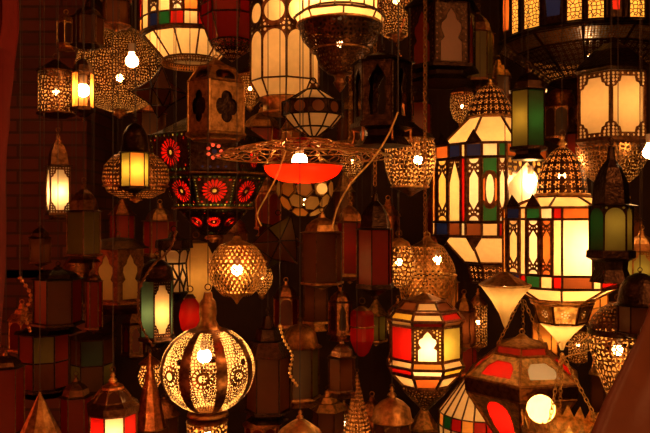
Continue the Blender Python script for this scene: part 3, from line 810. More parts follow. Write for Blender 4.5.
# -- crown bowl
l = Lan('crown_bowl', 'brass bowl with a zigzag crown rim hung from chains at lower right', 562, 452, 2.4, cat='lantern')
B = MB(); nt_ = 20; R = 39
for i in range(nt_):
    t0, t1 = 2*PI*i/nt_, 2*PI*(i+1)/nt_; tm = (t0 + t1)/2
    for o_ in (0, -1.2):
        q = [l.pt(R + o_, t0, 426), l.pt(R + o_, t1, 426), l.pt(R + 1 + o_, tm, 414)]
        B.face(q if o_ == 0 else q[::-1], 'bright_brass')
    B.face([l.pt(R, t0, 426), l.pt(R + 1, tm, 414), l.pt(R - .2, tm, 414), l.pt(R - 1.2, t0, 426)], 'bright_brass'); B.face([l.pt(R, t1, 426), l.pt(R - 1.2, t1, 426), l.pt(R - .2, tm, 414), l.pt(R + 1, tm, 414)], 'bright_brass')
l.build(B, 'crown_rim'); l.lathe([(426, R), (429, R + 1), (438, R - 3), (447, 24), (452, 6)], 'bowl', 'bright_brass', 36, cap=False)
for th in (-.35, 1.3, 3.2): H = MB(); chain_links(H, l.pt(R, th, 425), l.pt(1, th, 355), .011, 'bright_brass'); l.build(H, 'chain')
l.hang(357, 2, mat='brass', wire=False); B = MB(); B.grid(icosphere(14*l.s, (-21*l.s, 0, (l.yb - 409)*l.s), 18, 12), 'glass_cream'); l.build(B, 'glass_globe'); l.bulb(409, 'bulb_e', .013, dx=-21, stem=False); l.done()

# -- cream striped dome lantern
l = Lan('striped_dome_lantern', 'cream striped dome lantern with a band of small coloured squares at the bottom edge', 480, 480, 3.4)
A = l.angs(22, 0); l.fmat = 'solder'; l.bar = .7
l.hang(360, 2); finial(l, 358, 10, 4, 'brass'); l.band(368, 8, 411, 41, A, [C]); l.band(411, 41, 423, 42, A, sq('red', 'red', 'blue', 'amber', 'red', 'cream', 'blue', 'amber', 'green', 'red', 'amber'))
l.band(423, 42, 460, 40, A, [C]); l.lathe([(460, 40), (466, 30), (478, 8), (480, 2)], 'base', 'dark_metal', smooth=False, angs=A); l.bulb(420, 'bulb_d', .022, dx=16, dy=-6); l.done()

# -- ornate white lantern, upper right
l = Lan('ornate_panel_lantern', 'dark lantern with tall amber panes in ornate cut metal corners at upper right', 612, 196, 2.75)
A = l.xangs([580, 611, 643], 36)
l.hang(38); l.lathe([(38, 4), (44, 8), (52, 20), (66, 34), (70, 38), (73, 40), (76, 37)], 'roof', 'black_metal', smooth=False, angs=A)
l.band(77, 36, 140, 36, A, [('ornate', 'cream')]); l.lathe([(140, 38), (143, 39), (146, 35)], 'lower_rim', 'dark_metal', smooth=False, angs=A)
l.lathe([(146, 35), (160, 33), (176, 24), (190, 8), (194, 2)], 'pierced_bowl', 'pierced_brass', 32, cap=False)
l.bulb(104, 'bulb_c', .022, dx=6); l.done()
bare_bulb(650, 152, 2.5, 'bare glowing bulb at the right edge below the ornate lantern', 'bulb_c', .024)

# -- huge lantern at top right
l = Lan('great_chandelier_lantern', 'huge dark lantern across the top right with gold fretwork and red panes', 588, 76, 3.5)
l.fmat = 'black_metal'; l.bar = 1.2; r = 88; xs = [502, 513, 521, 525, 542, 567, 583, 587, 604, 608, 621, 626, 641, 645, 660]
A = l.xangs(xs, r)
l.hang(-122); l.lathe([(-122, 4), (-112, 20), (-70, 60), (-38, 84), (-34, 92)], 'roof', 'black_metal', smooth=False, angs=A)
gold = ('floral_sheet',); 
BM = ('sheet', 'black_metal')
spec = {0: ('ogee', 'orange'), 1: ('plain', 'gold'), 2: BM, 3: ('arch', 'gold'), 4: ('ogee', 'blue'), 5: ('arch', 'gold'), 6: BM, 7: ('arch', 'gold'), 8: BM, 9: ('ogee', 'red'), 10: BM, 11: ('arch', 'gold'), 12: BM, 13: ('ogee', 'red'), 'else': ('plain', 'gold')}
l.band(-34, r, 42, r, A, spec)
F2 = MB()      # fretwork laid over the gold panes
for i in (1, 3, 5, 7, 11):
    t0, t1 = A[i], A[i+1]
    q = [l.pt(r + .4, t0 + .01, 40), l.pt(r + .4, t1 - .01, 40), l.pt(r + .4, t1 - .01, -30), l.pt(r + .4, t0 + .01, -30)]
    w = (q[1]-q[0]).length; 
    F2.face(q, 'pierced_gold', uv=[(0, 0), (w, 0), (w, 70*l.s), (0, 70*l.s)])
l.build(F2, 'fretwork')
l.lathe([(42, 88), (44, 91), (46, 88)], 'rim', 'black_metal', smooth=False, angs=A)
A12 = l.angs(12, 12)
l.band(46, 87, 56, 72, A12, [('sheet', 'pierced_dots')], name='pierced_skirt'); l.band(56, 72, 82, 38, A12, [('sheet', 'pierced_flowers')], name='pierced_bowl')
l.lathe([(82, 38), (85, 20)], 'base', 'black_metal', smooth=False, angs=A12)
l.bulb(8, 'bulb_hot', .026, dy=-40); l.bulb(24, 'bulb_d', .022, dx=-50, dy=-20); l.bulb(24, 'bulb_d', .022, dx=45, dy=-25); l.bulb(60, 'bulb_e', .018); l.done()

# -- front glass lanterns, dark domes
std('glass_lantern', 'dark domed lantern with two dull green panes right of centre top', 528, 62, 160, 18, 2.1, n=6, specs=[('plain', 'green'), ('plain', 'olive')], metal='black_metal', roof=.30, base=.13, rot=30, pend=False, shape='ogee', lit='bulb_b', bulbr=.012)
l = std('glass_lantern', 'dark ogee domed lantern with mottled green and yellow panes at the right', 611, 138, 282, 21, 2.05, n=6, metal='black_metal', roof=.47, base=.22, rot=12, pend=False, eave=1.3, specs=[('arch', 'pale'), ('arch', 'olive'), ('arch', 'green'), ('arch', 'pale'), ('arch', 'olive'), ('arch', 'green')], lit='bulb_a', bulbdy=-6, bulbr=.012)
l = std('glass_lantern', 'small lantern with glowing yellow and green panes before the pierced disc', 135, 118, 196, 14, 2.2, n=6, metal='black_metal', roof=.45, base=.12, specs=[('plain', 'amber'), ('plain', 'olive'), ('plain', 'amber'), ('plain', 'yellow'), ('plain', 'amber'), ('plain', 'olive')], lit='bulb_b', shape='dome', rot=10)
std('glass_lantern', 'small bright white lantern hanging against the brick wall at left', 58, 128, 220, 13.5, 3.1, n=4, metal='dark_metal', roof=.42, base=.07, pat='ornate', glass='white', lit='bulb_c', rot=12, pend=False, eave=1.25, bulbdy=2)
std('glass_lantern', 'dark green glass lantern right of the bright white one on the left', 84, 178, 262, 18, 2.6, n=6, metal='dark_metal', roof=.40, base=.1, rot=28, glass='olive', pend=False, shape='ogee')
# pierced disc
l = Lan('pierced_disc_lantern', 'flat dotted metal disc lantern behind the small yellow and green lantern', 136, 202, 2.4)
l.hang(148); l.lathe([(150, 6), (156, 22), (166, 31), (180, 33), (192, 28), (198, 16)], 'pierced_shell', 'pierced_dots', 36, cap=False); l.hoop(186, 32, .8, 'copper'); drop(l, 197, 6, 8); l.bulb(176, 'bulb_a', .015); l.done()

# -- red pierced bowl, centre right
l = Lan('pierced_bowl_lantern', 'sparkling pierced metal bowl lantern hanging left of the great coloured lantern', 410, 196, 2.6)
l.hang(120); l.lathe([(122, 3), (128, 10), (136, 22), (139, 25)], 'roof', 'dark_metal', 24)
l.lathe([(139, 23), (146, 25), (160, 26), (172, 24), (187, 18)], 'pierced_shell', 'pierced_brass', 32, cap=False); l.hoop(139, 23.5, 1); l.hoop(187, 18.5, 1, 'brass'); l.lathe([(187, 19), (191, 10), (196, 2)], 'base', 'dark_metal', 22)
l.bulb(160, 'bulb_c', .016, dx=8); l.done()

# -- amber pane lantern lower left, white keyhole
std('ornate_panel_lantern', 'dark curved lantern with one bright amber pane left of the large pierced ball', 157, 252, 352, 17, 2.25, n=6, metal='black_metal', roof=.28, base=.16, rot=20, specs=[('ornate', 'cream'), ('plain', 'teal')], lit='bulb_b', bulbdy=4, shape='dome')
l = Lan('diamond_window_lantern', 'black lantern with cream diamond windows above the lower left pierced ball', 174, 300, 2.57)
A = l.angs(6, -6); l.fmat = 'black_metal'; l.hang(232); l.lathe([(232, 4), (238, 6), (240, 18), (248, 19)], 'roof', 'black_metal', smooth=False, angs=A)
l.band(249, 15, 263, 12, A, [('arch', 'cream')]); l.band(263, 12, 292, 14, A, [('diamond', 'cream')]); l.lathe([(292, 15), (300, 8), (304, 2)], 'base', 'black_metal', smooth=False, angs=A); l.bulb(272, 'bulb_a', .012); l.done()
l = Lan('red_glass_lamp', 'bright red oval glass lamp just above the large pierced ball', 190, 336, 2.48)
l.hang(292); l.lathe([(294, 3), (298, 6)], 'cap', 'dark_metal', 16); l.lathe([(298, 5), (304, 9), (316, 11), (328, 9), (334, 5)], 'glass_shade', 'glass_red', 24); l.bulb(316, 'bulb_a', .012); l.done()
l = Lan('amber_glass_lamp', 'mottled amber glass lamp behind the lattice ball lantern', 196, 312, 3.72)
l.hang(238); l.lathe([(240, 3), (243, 12)], 'cap', 'old_brass', 18); l.lathe([(243, 11), (256, 17), (280, 18), (300, 12), (308, 5)], 'glass_shade', 'glass_gold', 26); l.bulb(276, 'bulb_b', .015); l.done()

# -- red lantern, bottom left
l = Lan('red_glass_lantern', 'lit lantern with red panes and one white pane at the bottom left', 113, 470, 2.1)
A = l.angs(8, 3); l.bar = 1.0
l.hang(372, 2.5); finial(l, 372, 12, 5, 'brass'); l.lathe([(382, 4), (386, 11), (389, 12)], 'cap', 'copper', smooth=False, angs=A)
l.band(389, 12, 400, 20, A, [('arch', 'brown')], plate='old_brass', name='roof_panel'); l.lathe([(400, 21), (404, 27), (411, 26), (412, 24)], 'eave', 'dark_metal', smooth=False, angs=A)
l.band(412, 24, 458, 24, A, {0: ('plain', 'white'), 'else': ('plain', 'red')}); l.lathe([(458, 26), (464, 20), (470, 4)], 'base', 'dark_metal', smooth=False, angs=A)
l.bulb(430, 'bulb_c', .017, dy=-6); l.done()

# -- cones
def cone(label, cx, y0, y1, r, d, mat='pierced_dots', lit='bulb_a', rot=0):
    l = Lan('cone_lantern', label, cx, y1, d); l.hang(y0, 1.6)
    l.lathe([(y0, .6), (y0 + (y1-y0)*.3, r*.32), (y1 - 3, r)], 'cone_shade', mat, smooth=False, angs=l.angs(10, rot), cap=False); l.hoop(y1 - 3, r, .8, 'old_brass')
    if lit: l.bulb(y1 - (y1-y0)*.25, lit, .014, stem=False)
    l.done()
cone('gold pointed cone lantern at the bottom left corner', 40, 392, 452, 27, 2.2, 'old_brass', None)
cone('speckled copper cone lantern left of the small domed lantern at the bottom', 357, 372, 460, 20, 2.42, 'pierced_dots')
cone('thin brown cone lantern between the lower left red lantern and the pierced ball', 150, 356, 430, 16, 2.6, 'copper', None)
l = Lan('domed_lantern', 'round brass domed lantern with dark finial at the bottom centre', 392, 470, 2.05)
l.hang(388, 2); finial(l, 386, 13, 5); l.lathe([(398, 5), (402, 12), (408, 18), (418, 20), (420, 22)], 'dome', 'old_brass', 28); l.band(421, 19, 460, 19, l.angs(8), [('arch', 'brown')]); l.lathe([(460, 21), (470, 10)], 'base', 'old_brass', 24); l.done()
l = Lan('domed_lantern', 'brass domed lantern catching the light at the bottom, left of centre', 300, 470, 1.78)
l.hang(414, 2); finial(l, 410, 10, 4); l.lathe([(419, 4), (422, 9), (430, 20), (440, 26), (443, 28)], 'dome', 'brass', 28); l.band(444, 24, 462, 24, l.angs(8), [('arch', 'brown')]); l.lathe([(462, 26), (470, 10)], 'base', 'old_brass', 24); l.done()

# -- pierced urn lower right
l = Lan('pierced_urn_lantern', 'pierced copper urn lantern behind the leather at lower right', 618, 412, 2.12)
l.hang(300); l.lathe([(302, 6), (308, 16), (318, 25), (328, 28)], 'lid', 'pierced_dark', 28, cap=False)
l.lathe([(333, 28), (336, 29), (350, 27), (372, 20), (392, 12), (406, 5), (412, 1)], 'pierced_shell', 'pierced_brass', 30, cap=False); l.lathe([(328, 29), (334, 29)], 'band', 'black_metal', 28, cap=False)
l.bulb(350, 'bulb_b', .016); l.done()

# ================================================================== darker lanterns filling the gaps
std('glass_lantern', 'large dark lantern with dull red keyhole panes between two white lanterns at top', 442, -22, 84, 34, 3.0, n=6, metal='black_metal', roof=.3, base=.14, specs=[('keyhole', 'dimred', 'brown')], rot=18, pend=False, shape='tier')
l = std('openwork_lantern', 'black openwork lantern with curled brass feet above the centre', 382, 44, 146, 29, 1.8, n=6, metal='black_metal', roof=.2, base=.22, specs=[('ogee', None)], rot=-10, pend=False)
for i in range(6):
    B = MB(); th = math.radians(-10) + PI/3*(i + .5)
    B.path([l.pt(21 + 13*t + 4*math.sin(t*5), th, 126 + 12*t + 5*math.cos(t*6)) for t in [k/12 for k in range(13)]], 1.2*l.s, 'copper', 6)
    l.build(B, 'curled_foot')
std('glass_lantern', 'small dark lantern with reddish glints left of the great coloured lantern roof', 418, 84, 142, 13, 3.3, chain=True, n=6, glass='dimred', metal='dark_metal', rot=10)
std('glass_lantern', 'grey green narrow lantern hanging behind the dark keyhole lantern', 478, 4, 92, 15, 3.6, n=6, glass='olive', metal='dark_metal', rot=5)
std('glass_lantern', 'small hexagonal lantern hanging high in the dark upper left', 88, 0, 52, 15, 3.3, n=6, glass='brown', metal='dark_metal', lit=None)
std('glass_lantern', 'wide lantern with twin keyhole panes under the pierced disc at left', 118, 232, 312, 27, 3.05, n=6, metal='dark_metal', roof=.2, base=.16, specs=[('keyhole', 'gold', 'brown')], rot=30, pend=False, shape='dome', lit='bulb_a', bulbr=.010)
std('glass_lantern', 'dark boxy lantern with one dull red pane standing by the left rail', 58, 262, 332, 23, 2.6, n=6, metal='black_metal', roof=.24, base=.14, specs=[('plain', 'brown'), ('plain', 'dimred')], rot=4, pend=False)
std('glass_lantern', 'narrow red glass lantern with a highlight right of the dark boxy one', 94, 268, 334, 8, 2.5, n=6, metal='dark_metal', glass='red', roof=.2, base=.1)
std('glass_lantern', 'lantern with red and amber panes at the far left below the rail', 44, 318, 394, 25, 2.9, n=8, metal='black_metal', specs=[('strips', ('brown', 'olive')), ('strips', ('dimred', 'dimred'))], roof=.18, base=.1, pend=False, lit='bulb_a', bulbr=.008)
std('glass_lantern', 'dark lantern with teal and brown panes right of the far left low lantern', 92, 326, 396, 21, 3.2, n=6, metal='black_metal', specs=[('strips', ('brown', 'teal')), ('strips', ('olive', 'brown'))], roof=.15, base=.1, pend=False, lit='bulb_a', bulbr=.007)
std('glass_lantern', 'small red lantern half hidden at the left edge of the bottom', 6, 346, 440, 17, 2.5, n=6, metal='dark_metal', glass='dimred', roof=.22, base=.1)
std('glass_lantern', 'dim rust coloured lantern low between the gold cone and the red lantern', 76, 372, 452, 15, 2.7, n=6, metal='dark_metal', glass='dimred', roof=.3, base=.1)
std('glass_lantern', 'tall amber paned lantern with shiny dome at lower centre', 300, 318, 404, 19, 2.78, n=6, metal='dark_metal', specs=[('plain', 'brown'), ('plain', 'olive')], roofmat='old_brass', roof=.33, base=.1, shape='dome', pend=False, rot=8)
std('glass_lantern', 'small dark lantern with three brown panes between lower centre and keyhole lantern', 342, 336, 396, 14, 2.35, n=6, metal='dark_metal', glass='brown', roof=.35, base=.12, rot=22, pend=False, lit='bulb_a', bulbr=.005)
l = Lan('red_glass_lamp', 'red glass lamp glowing dimly left of the keyhole lantern', 362, 356, 2.85); l.hang(304); l.lathe([(306, 3), (310, 9)], 'cap', 'old_brass', 16)
l.lathe([(310, 9), (314, 12), (340, 12), (352, 7), (356, 3)], 'glass_shade', 'glass_red', 18, smooth=False); l.hoop(326, 12.4, .9, 'old_brass'); l.bulb(332, 'bulb_a', .009); l.done()
std('glass_lantern', 'tall black lantern directly right of the large pierced ball', 268, 308, 420, 22, 2.45, n=6, metal='black_metal', glass='brown', roof=.42, base=.1, shape='tier', pend=False)
std('glass_lantern', 'black lantern with silvery highlights on its cap below the honeycomb globe', 322, 208, 290, 20, 2.6, n=6, metal='dark_metal', glass='brown', roof=.3, base=.1, rot=14, roofmat='old_brass')
std('glass_lantern', 'tall black lantern with spire at the centre', 375, 186, 300, 18, 2.35, chain=True, n=6, metal='black_metal', glass='dimred', roof=.38, base=.14, rot=20)
std('glass_lantern', 'red glass lantern left of the tall black spired one', 350, 196, 284, 13, 2.9, chain=True, n=6, metal='old_brass', glass='red', roof=.3, base=.12, lit='bulb_a', bulbr=.006)
l = Lan('pierced_lantern', 'small sparkling pierced brass lantern left of the lattice cup', 399, 290, 2.48); l.hang(236); l.lathe([(238, 3), (242, 10), (246, 12)], 'cap', 'brass', 18)
l.lathe([(246, 12), (258, 16), (274, 15), (284, 8), (288, 2)], 'pierced_shell', 'pierced_brass', 24, cap=False); l.bulb(262, 'bulb_b', .012); l.done()
std('glass_lantern', 'dim lantern behind the mosaic lantern with reddish panes at left', 160, 200, 262, 16, 3.72, n=6, metal='old_brass', glass='dimred', lit='bulb_a', bulbr=.008)
std('glass_lantern', 'dull red glass lantern between the tall white lantern and brass quatrefoil lantern', 262, 104, 178, 20, 3.2, n=6, metal='old_brass', glass='dimred', lit='bulb_a', bulbr=.008)
std('glass_lantern', 'brown and gold lantern right of the lower right crown bowl chains', 592, 252, 330, 15, 2.9, n=6, metal='old_brass', glass='amber', lit='bulb_a')
std('glass_lantern', 'green tinted lantern at the right edge below the dark ogee lantern', 642, 226, 300, 17, 2.6, n=6, metal='old_brass', glass='pale', lit='bulb_a', pat='ornate', bulbr=.014)
std('glass_lantern', 'black silhouetted lantern at the right edge above the leather', 640, 268, 342, 22, 1.8, n=8, metal='black_metal', glass='brown', roof=.5, shape='dome')
std('glass_lantern', 'amber glass lantern behind the chains of the brass and red lantern', 464, 290, 352, 11, 3.45, n=6, metal='old_brass', glass='brown', lit='bulb_a')
std('glass_lantern', 'small brass lantern with curved sides left of the crown bowl chains', 545, 296, 372, 12, 3.1, n=6, metal='old_brass', glass='amber', lit='bulb_a')
l = Lan('pierced_lantern', 'dim pierced copper globe in the dark at top between white and keyhole lanterns', 396, 42, 3.5); l.hang(-42); l.lathe([(-40, 4), (-34, 14)], 'cap', 'dark_metal', 18)
l.lathe([(-34, 14), (-20, 30), (0, 36), (20, 30), (36, 12)], 'pierced_shell', 'pierced_fine', 32, cap=False); drop(l, 35, 8, 10); l.bulb(0, 'bulb_b', .018); l.done()

# strings of brass beads and curved brass arms that catch the light
def strand(name, label, pts, d, r=.0035, bead=.007, mat='bright_brass', cat='chain'):
    x0, y0 = pts[0]; l = Lan(name, label, x0, y0, d, cat=cat)
    q = [Vector(((x - x0)*l.s, .02*math.sin(i*1.3), (y0 - y)*l.s)) for i, (x, y) in enumerate(pts)]
    out = []
    for i in range(len(q) - 1):
        a, b, c, e = q[max(i-1, 0)], q[i], q[i+1], q[min(i+2, len(q)-1)]
        for k in range(8):
            t = k/8; out.append(.5*((2*b) + (c - a)*t + (2*a - 5*b + 4*c - e)*t*t + (3*b - a - 3*c + e)*t**3))
    out.append(q[-1]); W = MB(); W.path(out, r, mat, 6); l.build(W, 'strand')
    if bead:
        S = MB(); 
        for p in out[::2]: S.grid(icosphere(bead, p, 8, 5), mat)
        l.build(S, 'beads')
    W = MB(); W.tube((0, 0, 0), (0, 0, CEIL - l.root.location.z), .0013, 'flex', 5); l.build(W, 'hanging_wire')
strand('curved_arm', 'long curved brass arm slanting down right of the red dish', [(398, 112), (388, 136), (372, 160), (352, 182), (338, 206), (332, 228)], 1.68, .0024, 0, cat='arm')
strand('curved_arm', 'thin bent brass arm hanging left of the honeycomb globe', [(286, 150), (276, 176), (266, 196), (258, 214), (262, 226)], 1.72, .002, 0, cat='arm')
strand('curved_arm', 'curled brass arm beside the sparkling pierced brass lantern', [(372, 196), (384, 214), (388, 230), (382, 246)], 2.43, .0028, 0, cat='arm')
strand('bead_strand', 'curved strand of dark beads round the amber and teal lantern', [(176, 232), (168, 250), (150, 268), (140, 292), (142, 322), (152, 346)], 2.12, .003, .005, 'dark_metal')
strand('bead_strand', 'short sparkling bead strand right of the large pierced ball', [(280, 326), (284, 342), (292, 356), (290, 372), (297, 384)], 2.2, .0015, .0055)
strand('bead_strand', 'bead strand looped under the dark keyhole lantern at top', [(404, 20), (398, 44), (404, 66), (394, 84), (400, 100)], 2.7, .0015, .006, 'copper')
strand('bead_strand', 'small strand of copper beads at the far left below the shelf', [(20, 278), (28, 296), (24, 314), (32, 330)], 2.1, .0015, .006, 'copper')

# ---------------- setting details
rail('long dark wooden shelf along the left wall', -120, 168, 270, 4.3, hh=8)
# red cloth hanging at the left edge
B = MB(); d = 1.9; nx, nz = 36, 30
rows = []
for j in range(nz + 1):
    py = -60 + 420*j/nz
    sway = 4*math.sin(j*.35) + (6 if j > 12 else 0)*math.sin(j*.2)
    row = []
    for i in range(nx + 1):
        px = -60 + (74 - 0.06*abs(py - 20) + sway*.6)*i/nx
        p = P(px, py, d); p.y += .04*math.sin(i*1.25 + .5*math.sin(j*.3)) + .018*math.sin(i*2.9 + j*.1); row.append(p)
    rows.append(row)
B.grid(rows, 'red_cloth', closed=False)
o = B.build('hanging_cloth'); md = o.modifiers.new('thick', 'SOLIDIFY'); md.thickness = .004
tag(o, 'dark red cloth hanging in folds at the left edge', 'cloth', None)
# leather / hide hanging at lower right corner
B = MB(); d = 1.45
edge = [(675, 235), (655, 285), (640, 335), (622, 372), (606, 402), (590, 436), (575, 480)]
rows = []
for k in range(len(edge) - 1):
    for t in (0, .25, .5, .75):
        x = edge[k][0] + (edge[k+1][0] - edge[k][0])*t; y = edge[k][1] + (edge[k+1][1] - edge[k][1])*t
        row = []
        for i in range(15):
            u = i/14; p = P(x + u*(760 - x), y + u*30, d); p.y += .02*math.sin(u*9 + y*.02) + .012*math.sin(u*17 + y*.01); row.append(p)
        rows.append(row)
B.grid(rows, 'brown_leather', closed=False)
o = B.build('leather_drape'); md = o.modifiers.new('thick', 'SOLIDIFY'); md.thickness = .006
tag(o, 'brown leather drape slanting across the lower right corner', 'leather')

# ---------------- light and camera
def lamp(loc, e, col=(1, .42, .13), r=.3):  # added fill light, a bare point with no fixture
    L = bpy.data.lights.new('fill_light', 'POINT'); L.energy = e; L.color = col; L.shadow_soft_size = r
    o = bpy.data.objects.new('fill_light', L); COL.objects.link(o); o.location = loc
lamp((-1.6, .3, 2.7), 46, (1, .26, .07)); lamp((1.5, .5, 2.8), 80, (1, .40, .12)); lamp((0.1, -.3, 2.0), 28, (1, .30, .08)); lamp((-1.95, 2.4, 1.3), 10, (1, .13, .03), .2); lamp((-.9, .9, .55), 14, (1, .18, .045), .3); lamp((.7, 1.1, .5), 26, (1, .45, .13), .2)  # unseen fill added out of frame to lift the metals, cloth and funnels
w = bpy.data.worlds.new('souk'); sc.world = w; w.use_nodes = True
w.node_tree.nodes['Background'].inputs[0].default_value = (.5, .16, .05, 1); w.node_tree.nodes['Background'].inputs[1].default_value = .04
cam = bpy.data.cameras.new('camera'); cam.lens = 722/650*36; cam.sensor_width = 36; cam.sensor_fit = 'HORIZONTAL'; cam.clip_start = .05
co = bpy.data.objects.new('camera', cam); COL.objects.link(co); co.location = (0, 0, CAMZ); co.rotation_euler = (PI/2, 0, 0); sc.camera = co
sc.view_settings.view_transform = 'Standard'; sc.view_settings.look = 'None'; sc.view_settings.gamma = 1; sc.view_settings.exposure = 0
sc.view_settings.use_curve_mapping = False
sc.cycles.transparent_max_bounces = 24; sc.cycles.max_bounces = 8; sc.cycles.diffuse_bounces = 3; sc.cycles.glossy_bounces = 3
sc.cycles.use_light_tree = True; sc.cycles.sample_clamp_indirect = 4.0

# ---------------- the far rows, half lost in the dark
FAR = [
 ('hexagonal copper lantern far back between the pierced globe and the big stained glass lantern', 150, 92, 160, 15, 4.2, 6, 'brown', 'ogee', 'copper'),
 ('narrow amber lantern far back under the tall white lantern', 290, 112, 168, 11, 3.9, 6, 'amber', 'cone', 'brass'),
 ('brown paned lantern in the dark right of the squat disc lantern', 352, 88, 150, 15, 4.0, 6, 'brown', 'ogee', 'brass'),
 ('far small lantern under the pierced globe at top centre', 400, 88, 140, 12, 4.2, 8, 'olive', 'dome', 'copper'),
 ('dim brass lantern left of the green paned lantern at top right', 498, 56, 118, 13, 3.9, 6, 'brown', 'tier', 'brass'),
 ('copper lantern with plain brown panes right of the green paned lantern', 560, 84, 146, 16, 4.2, 8, 'brown', 'dome', 'copper'),
 ('small dim red lantern above the lattice dome right of centre', 574, 118, 168, 9, 4.0, 6, 'dimred', 'ogee', 'dark_metal'),
 ('red glass lantern far back between the pierced bowl and great coloured lantern', 438, 178, 250, 13, 4.0, 6, 'red', 'cone', 'copper'),
 ('brown lantern far back above the lattice ball', 232, 214, 262, 15, 4.0, 6, 'brown', 'dome', 'copper'),
 ('reddish lantern far back left of the honeycomb globe', 268, 172, 236, 14, 4.0, 6, 'dimred', 'ogee', 'copper'),
 ('long narrow brass lantern far back right of the honeycomb globe', 344, 168, 236, 10, 3.9, 6, 'brown', 'cone', 'brass'),
 ('dark copper lantern between the spired black lantern and the sparkling brass one', 388, 196, 250, 12, 4.1, 8, 'brown', 'tier', 'copper'),
 ('dim amber lantern between star lantern and small sparkling brass one', 316, 262, 330, 13, 3.8, 6, 'brown', 'dome', 'brass'),
 ('far dark red lantern below the star lantern', 286, 278, 332, 12, 4.1, 6, 'dimred', 'ogee', 'copper'),
 ('olive lantern under the tall black spired one', 376, 296, 346, 11, 3.8, 8, 'olive', 'cone', 'brass'),
 ('rusty lantern far back left of the red glass lamp by the keyhole lantern', 340, 284, 340, 12, 4.2, 6, 'brown', 'ogee', 'copper'),
 ('dim brown lantern under the small three paned one at the bottom', 328, 386, 452, 16, 3.4, 6, 'brown', 'tier', 'brass'),
 ('dark lantern at the bottom between the pierced cylinder and brass dome', 262, 398, 466, 17, 3.3, 8, 'dimred', 'dome', 'copper'),
 ('dull red lantern right of the keyhole lantern behind the striped dome', 466, 320, 380, 11, 3.95, 6, 'dimred', 'ogee', 'copper'),
 ('copper lantern behind the speckled cone at the bottom', 372, 392, 456, 15, 3.95, 6, 'brown', 'ogee', 'copper'),
 ('brown lantern between the domed lantern and striped dome at the bottom', 424, 402, 470, 15, 3.6, 8, 'brown', 'cone', 'brass'),
 ('small dark lantern hanging left of the cream keyhole panes on the shelf side', 76, 252, 312, 13, 3.6, 6, 'brown', 'dome', 'copper'),
 ('red brown lantern far back under the dark green one at the left', 40, 222, 268, 11, 3.9, 6, 'brown', 'ogee', 'dark_metal'),
 ('small red lantern far back between keyhole panes and curved amber lantern', 134, 300, 362, 12, 4.15, 6, 'red', 'cone', 'dark_metal'),
 ('dim copper lantern low between the red paned and pierced ball lanterns', 164, 394, 458, 14, 3.85, 6, 'brown', 'dome', 'copper'),
 ('dark red lantern at the lower left above the gold cone', 22, 300, 356, 13, 3.5, 6, 'dimred', 'tier', 'copper'),
 ('brownish lantern far back left of the mosaic lantern', 122, 196, 246, 12, 4.1, 6, 'dimred', 'cone', 'copper'),
 ('small brown lantern near the top between great lantern and ornate panes', 570, 60, 108, 12, 4.4, 6, 'brown', 'ogee', 'dark_metal'),
 ('dull amber lantern far back under the great coloured lantern base', 448, 262, 320, 11, 3.9, 6, 'amber', 'ogee', 'brass'),
 ('amber brown lantern at far right behind the green tinted one', 628, 196, 260, 13, 4.15, 6, 'amber', 'cone', 'brass'),
 ('brown lantern far back behind the crown bowl', 604, 352, 420, 14, 4.1, 6, 'brown', 'tier', 'brass'),
 ('small copper lantern at the top edge between white lanterns and red one', 248, -20, 36, 12, 4.0, 6, 'amber', 'ogee', 'copper'),
 ('dull lantern at the top left just below the top edge', 116, -18, 32, 13, 3.45, 6, 'brown', 'dome', 'copper'),
 ('tiny brass lantern in the dark at the top left', 66, 10, 50, 9, 3.7, 6, 'brown', 'ogee', 'brass'),
]
for i, (lab, cx, y0, y1, r, d, n, g, sh, mt) in enumerate(FAR):
    std('glass_lantern', lab, cx, y0, y1, r, d, n=n, glass=g, metal=mt if i % 2 else 'dark_metal', roofmat=mt, shape=sh, pat=('plain', 'arch', 'plain', 'ogee')[i % 4] if g != 'x' else 'plain',
        rot=(i*37) % 60, lit='bulb_a' if i % 2 == 0 else None, bulbr=.007, pend=i % 3 != 0, roof=.32 + .03*(i % 3), base=.14)
# looping brass wires round the funnel tip
l = Lan('tangled_wires', 'thin curly brass wires tangled right of the funnel tip at lower right', 590, 372, 2.4, cat='wire')
W = MB()
for (a, b, c_, e) in (((-34, -28), (-10, -44), (6, -20), (26, -36)), ((-30, -30), (-12, -10), (-2, -34), (18, -66)), ((-28, -14), (-8, -22), (12, -2), (20, -70)), ((4, -20), (-6, 4), (10, 10), (24, -8)), ((-26, -34), (0, -60), (14, -40), (30, -78))):
    pts = []
    for k in range(15):
        t = k/14; q = [(1-t)**3*a[i] + 3*(1-t)**2*t*b[i]*1.3 + 3*(1-t)*t*t*c_[i]*1.3 + t**3*e[i] for i in (0, 1)]
        pts.append(Vector((q[0]*l.s, .02*math.sin(t*6 + a[0]), -q[1]*l.s)))
    W.path(pts, .0022, 'brass', 5)
l.build(W, 'wires')

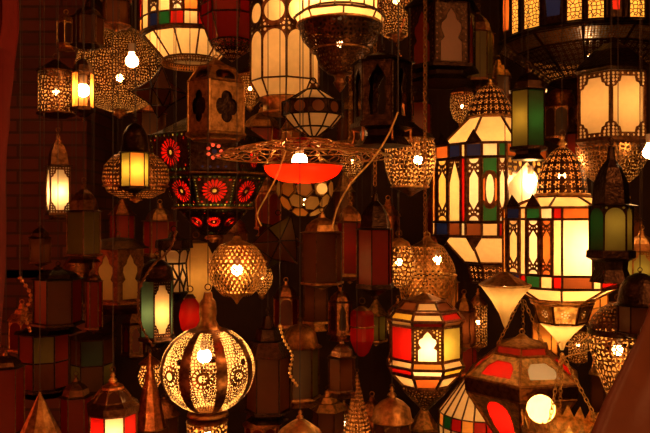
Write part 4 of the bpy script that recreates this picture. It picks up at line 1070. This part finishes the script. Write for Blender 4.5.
# small pierced lanterns added in the gaps, lit inside for gold sparkle
def pierced_small(label, cx, y0, y1, r, d, mat='pierced_brass', lit='bulb_b', form=0, br=.011):
    l = Lan('pierced_lantern', label, cx, y1, d); H = y1 - y0; l.hang(y0 + 3, 1.8)
    finial(l, y0 + 2, .12*H, 2.5, 'brass')
    l.lathe([(y0 + .12*H, r*.15), (y0 + .2*H, r*.6), (y0 + .28*H, r*.95)], 'cap', 'copper', 20)
    prof = {0: [(.28, .9), (.4, 1), (.6, 1), (.8, .75), (.9, .3)], 1: [(.28, .9), (.3, .92), (.88, .92), (.9, .9)], 2: [(.28, .6), (.4, .85), (.55, 1), (.7, .85), (.9, .3)]}[form]
    l.lathe([(y0 + a*H, r*b) for a, b in prof], 'pierced_shell', mat, 26, cap=False)
    l.lathe([(y0 + .9*H, r*prof[-1][1]), (y0 + .95*H, r*.3), (y1, .5)], 'base', 'brass', 18); l.bulb(y0 + .55*H, lit, br); l.done()
pierced_small('tall narrow pierced brass lantern right of the keyhole lantern behind the golden cone', 478, 286, 352, 10, 3.76, form=1)
pierced_small('pierced copper pear lantern in the dark above the great coloured lantern', 462, 80, 128, 12, 4.1, 'pierced_fine', form=0)
pierced_small('pierced lantern glinting far back above the red dish at the right', 352, 134, 184, 12, 4.3, 'pierced_fine', form=2)
pierced_small('pierced brass teardrop lantern between the lattice ball and the star lantern', 262, 250, 300, 11, 3.9, form=2)
pierced_small('tiny pierced lantern left of the narrow red lantern by the shelf', 72, 286, 326, 8, 4.1, 'pierced_fine', form=0, lit='bulb_a')
pierced_small('pierced brass lantern far back between brass quatrefoil and tall white lantern', 250, 60, 112, 12, 4.3, form=0)
pierced_small('small pierced drum behind the curly wires at lower right', 578, 318, 366, 10, 4.25, form=1)
pierced_small('pierced copper lantern beneath the curved amber and teal lantern', 150, 350, 398, 12, 2.86, 'pierced_fine', form=2)
pierced_small('pierced brass lantern under the sparkling one left of the keyhole lantern', 398, 296, 350, 11, 3.25, form=0, lit='bulb_a')
pierced_small('round pierced copper lantern at bottom centre behind the brown ones', 344, 398, 444, 12, 3.72, 'pierced_fine', form=2)
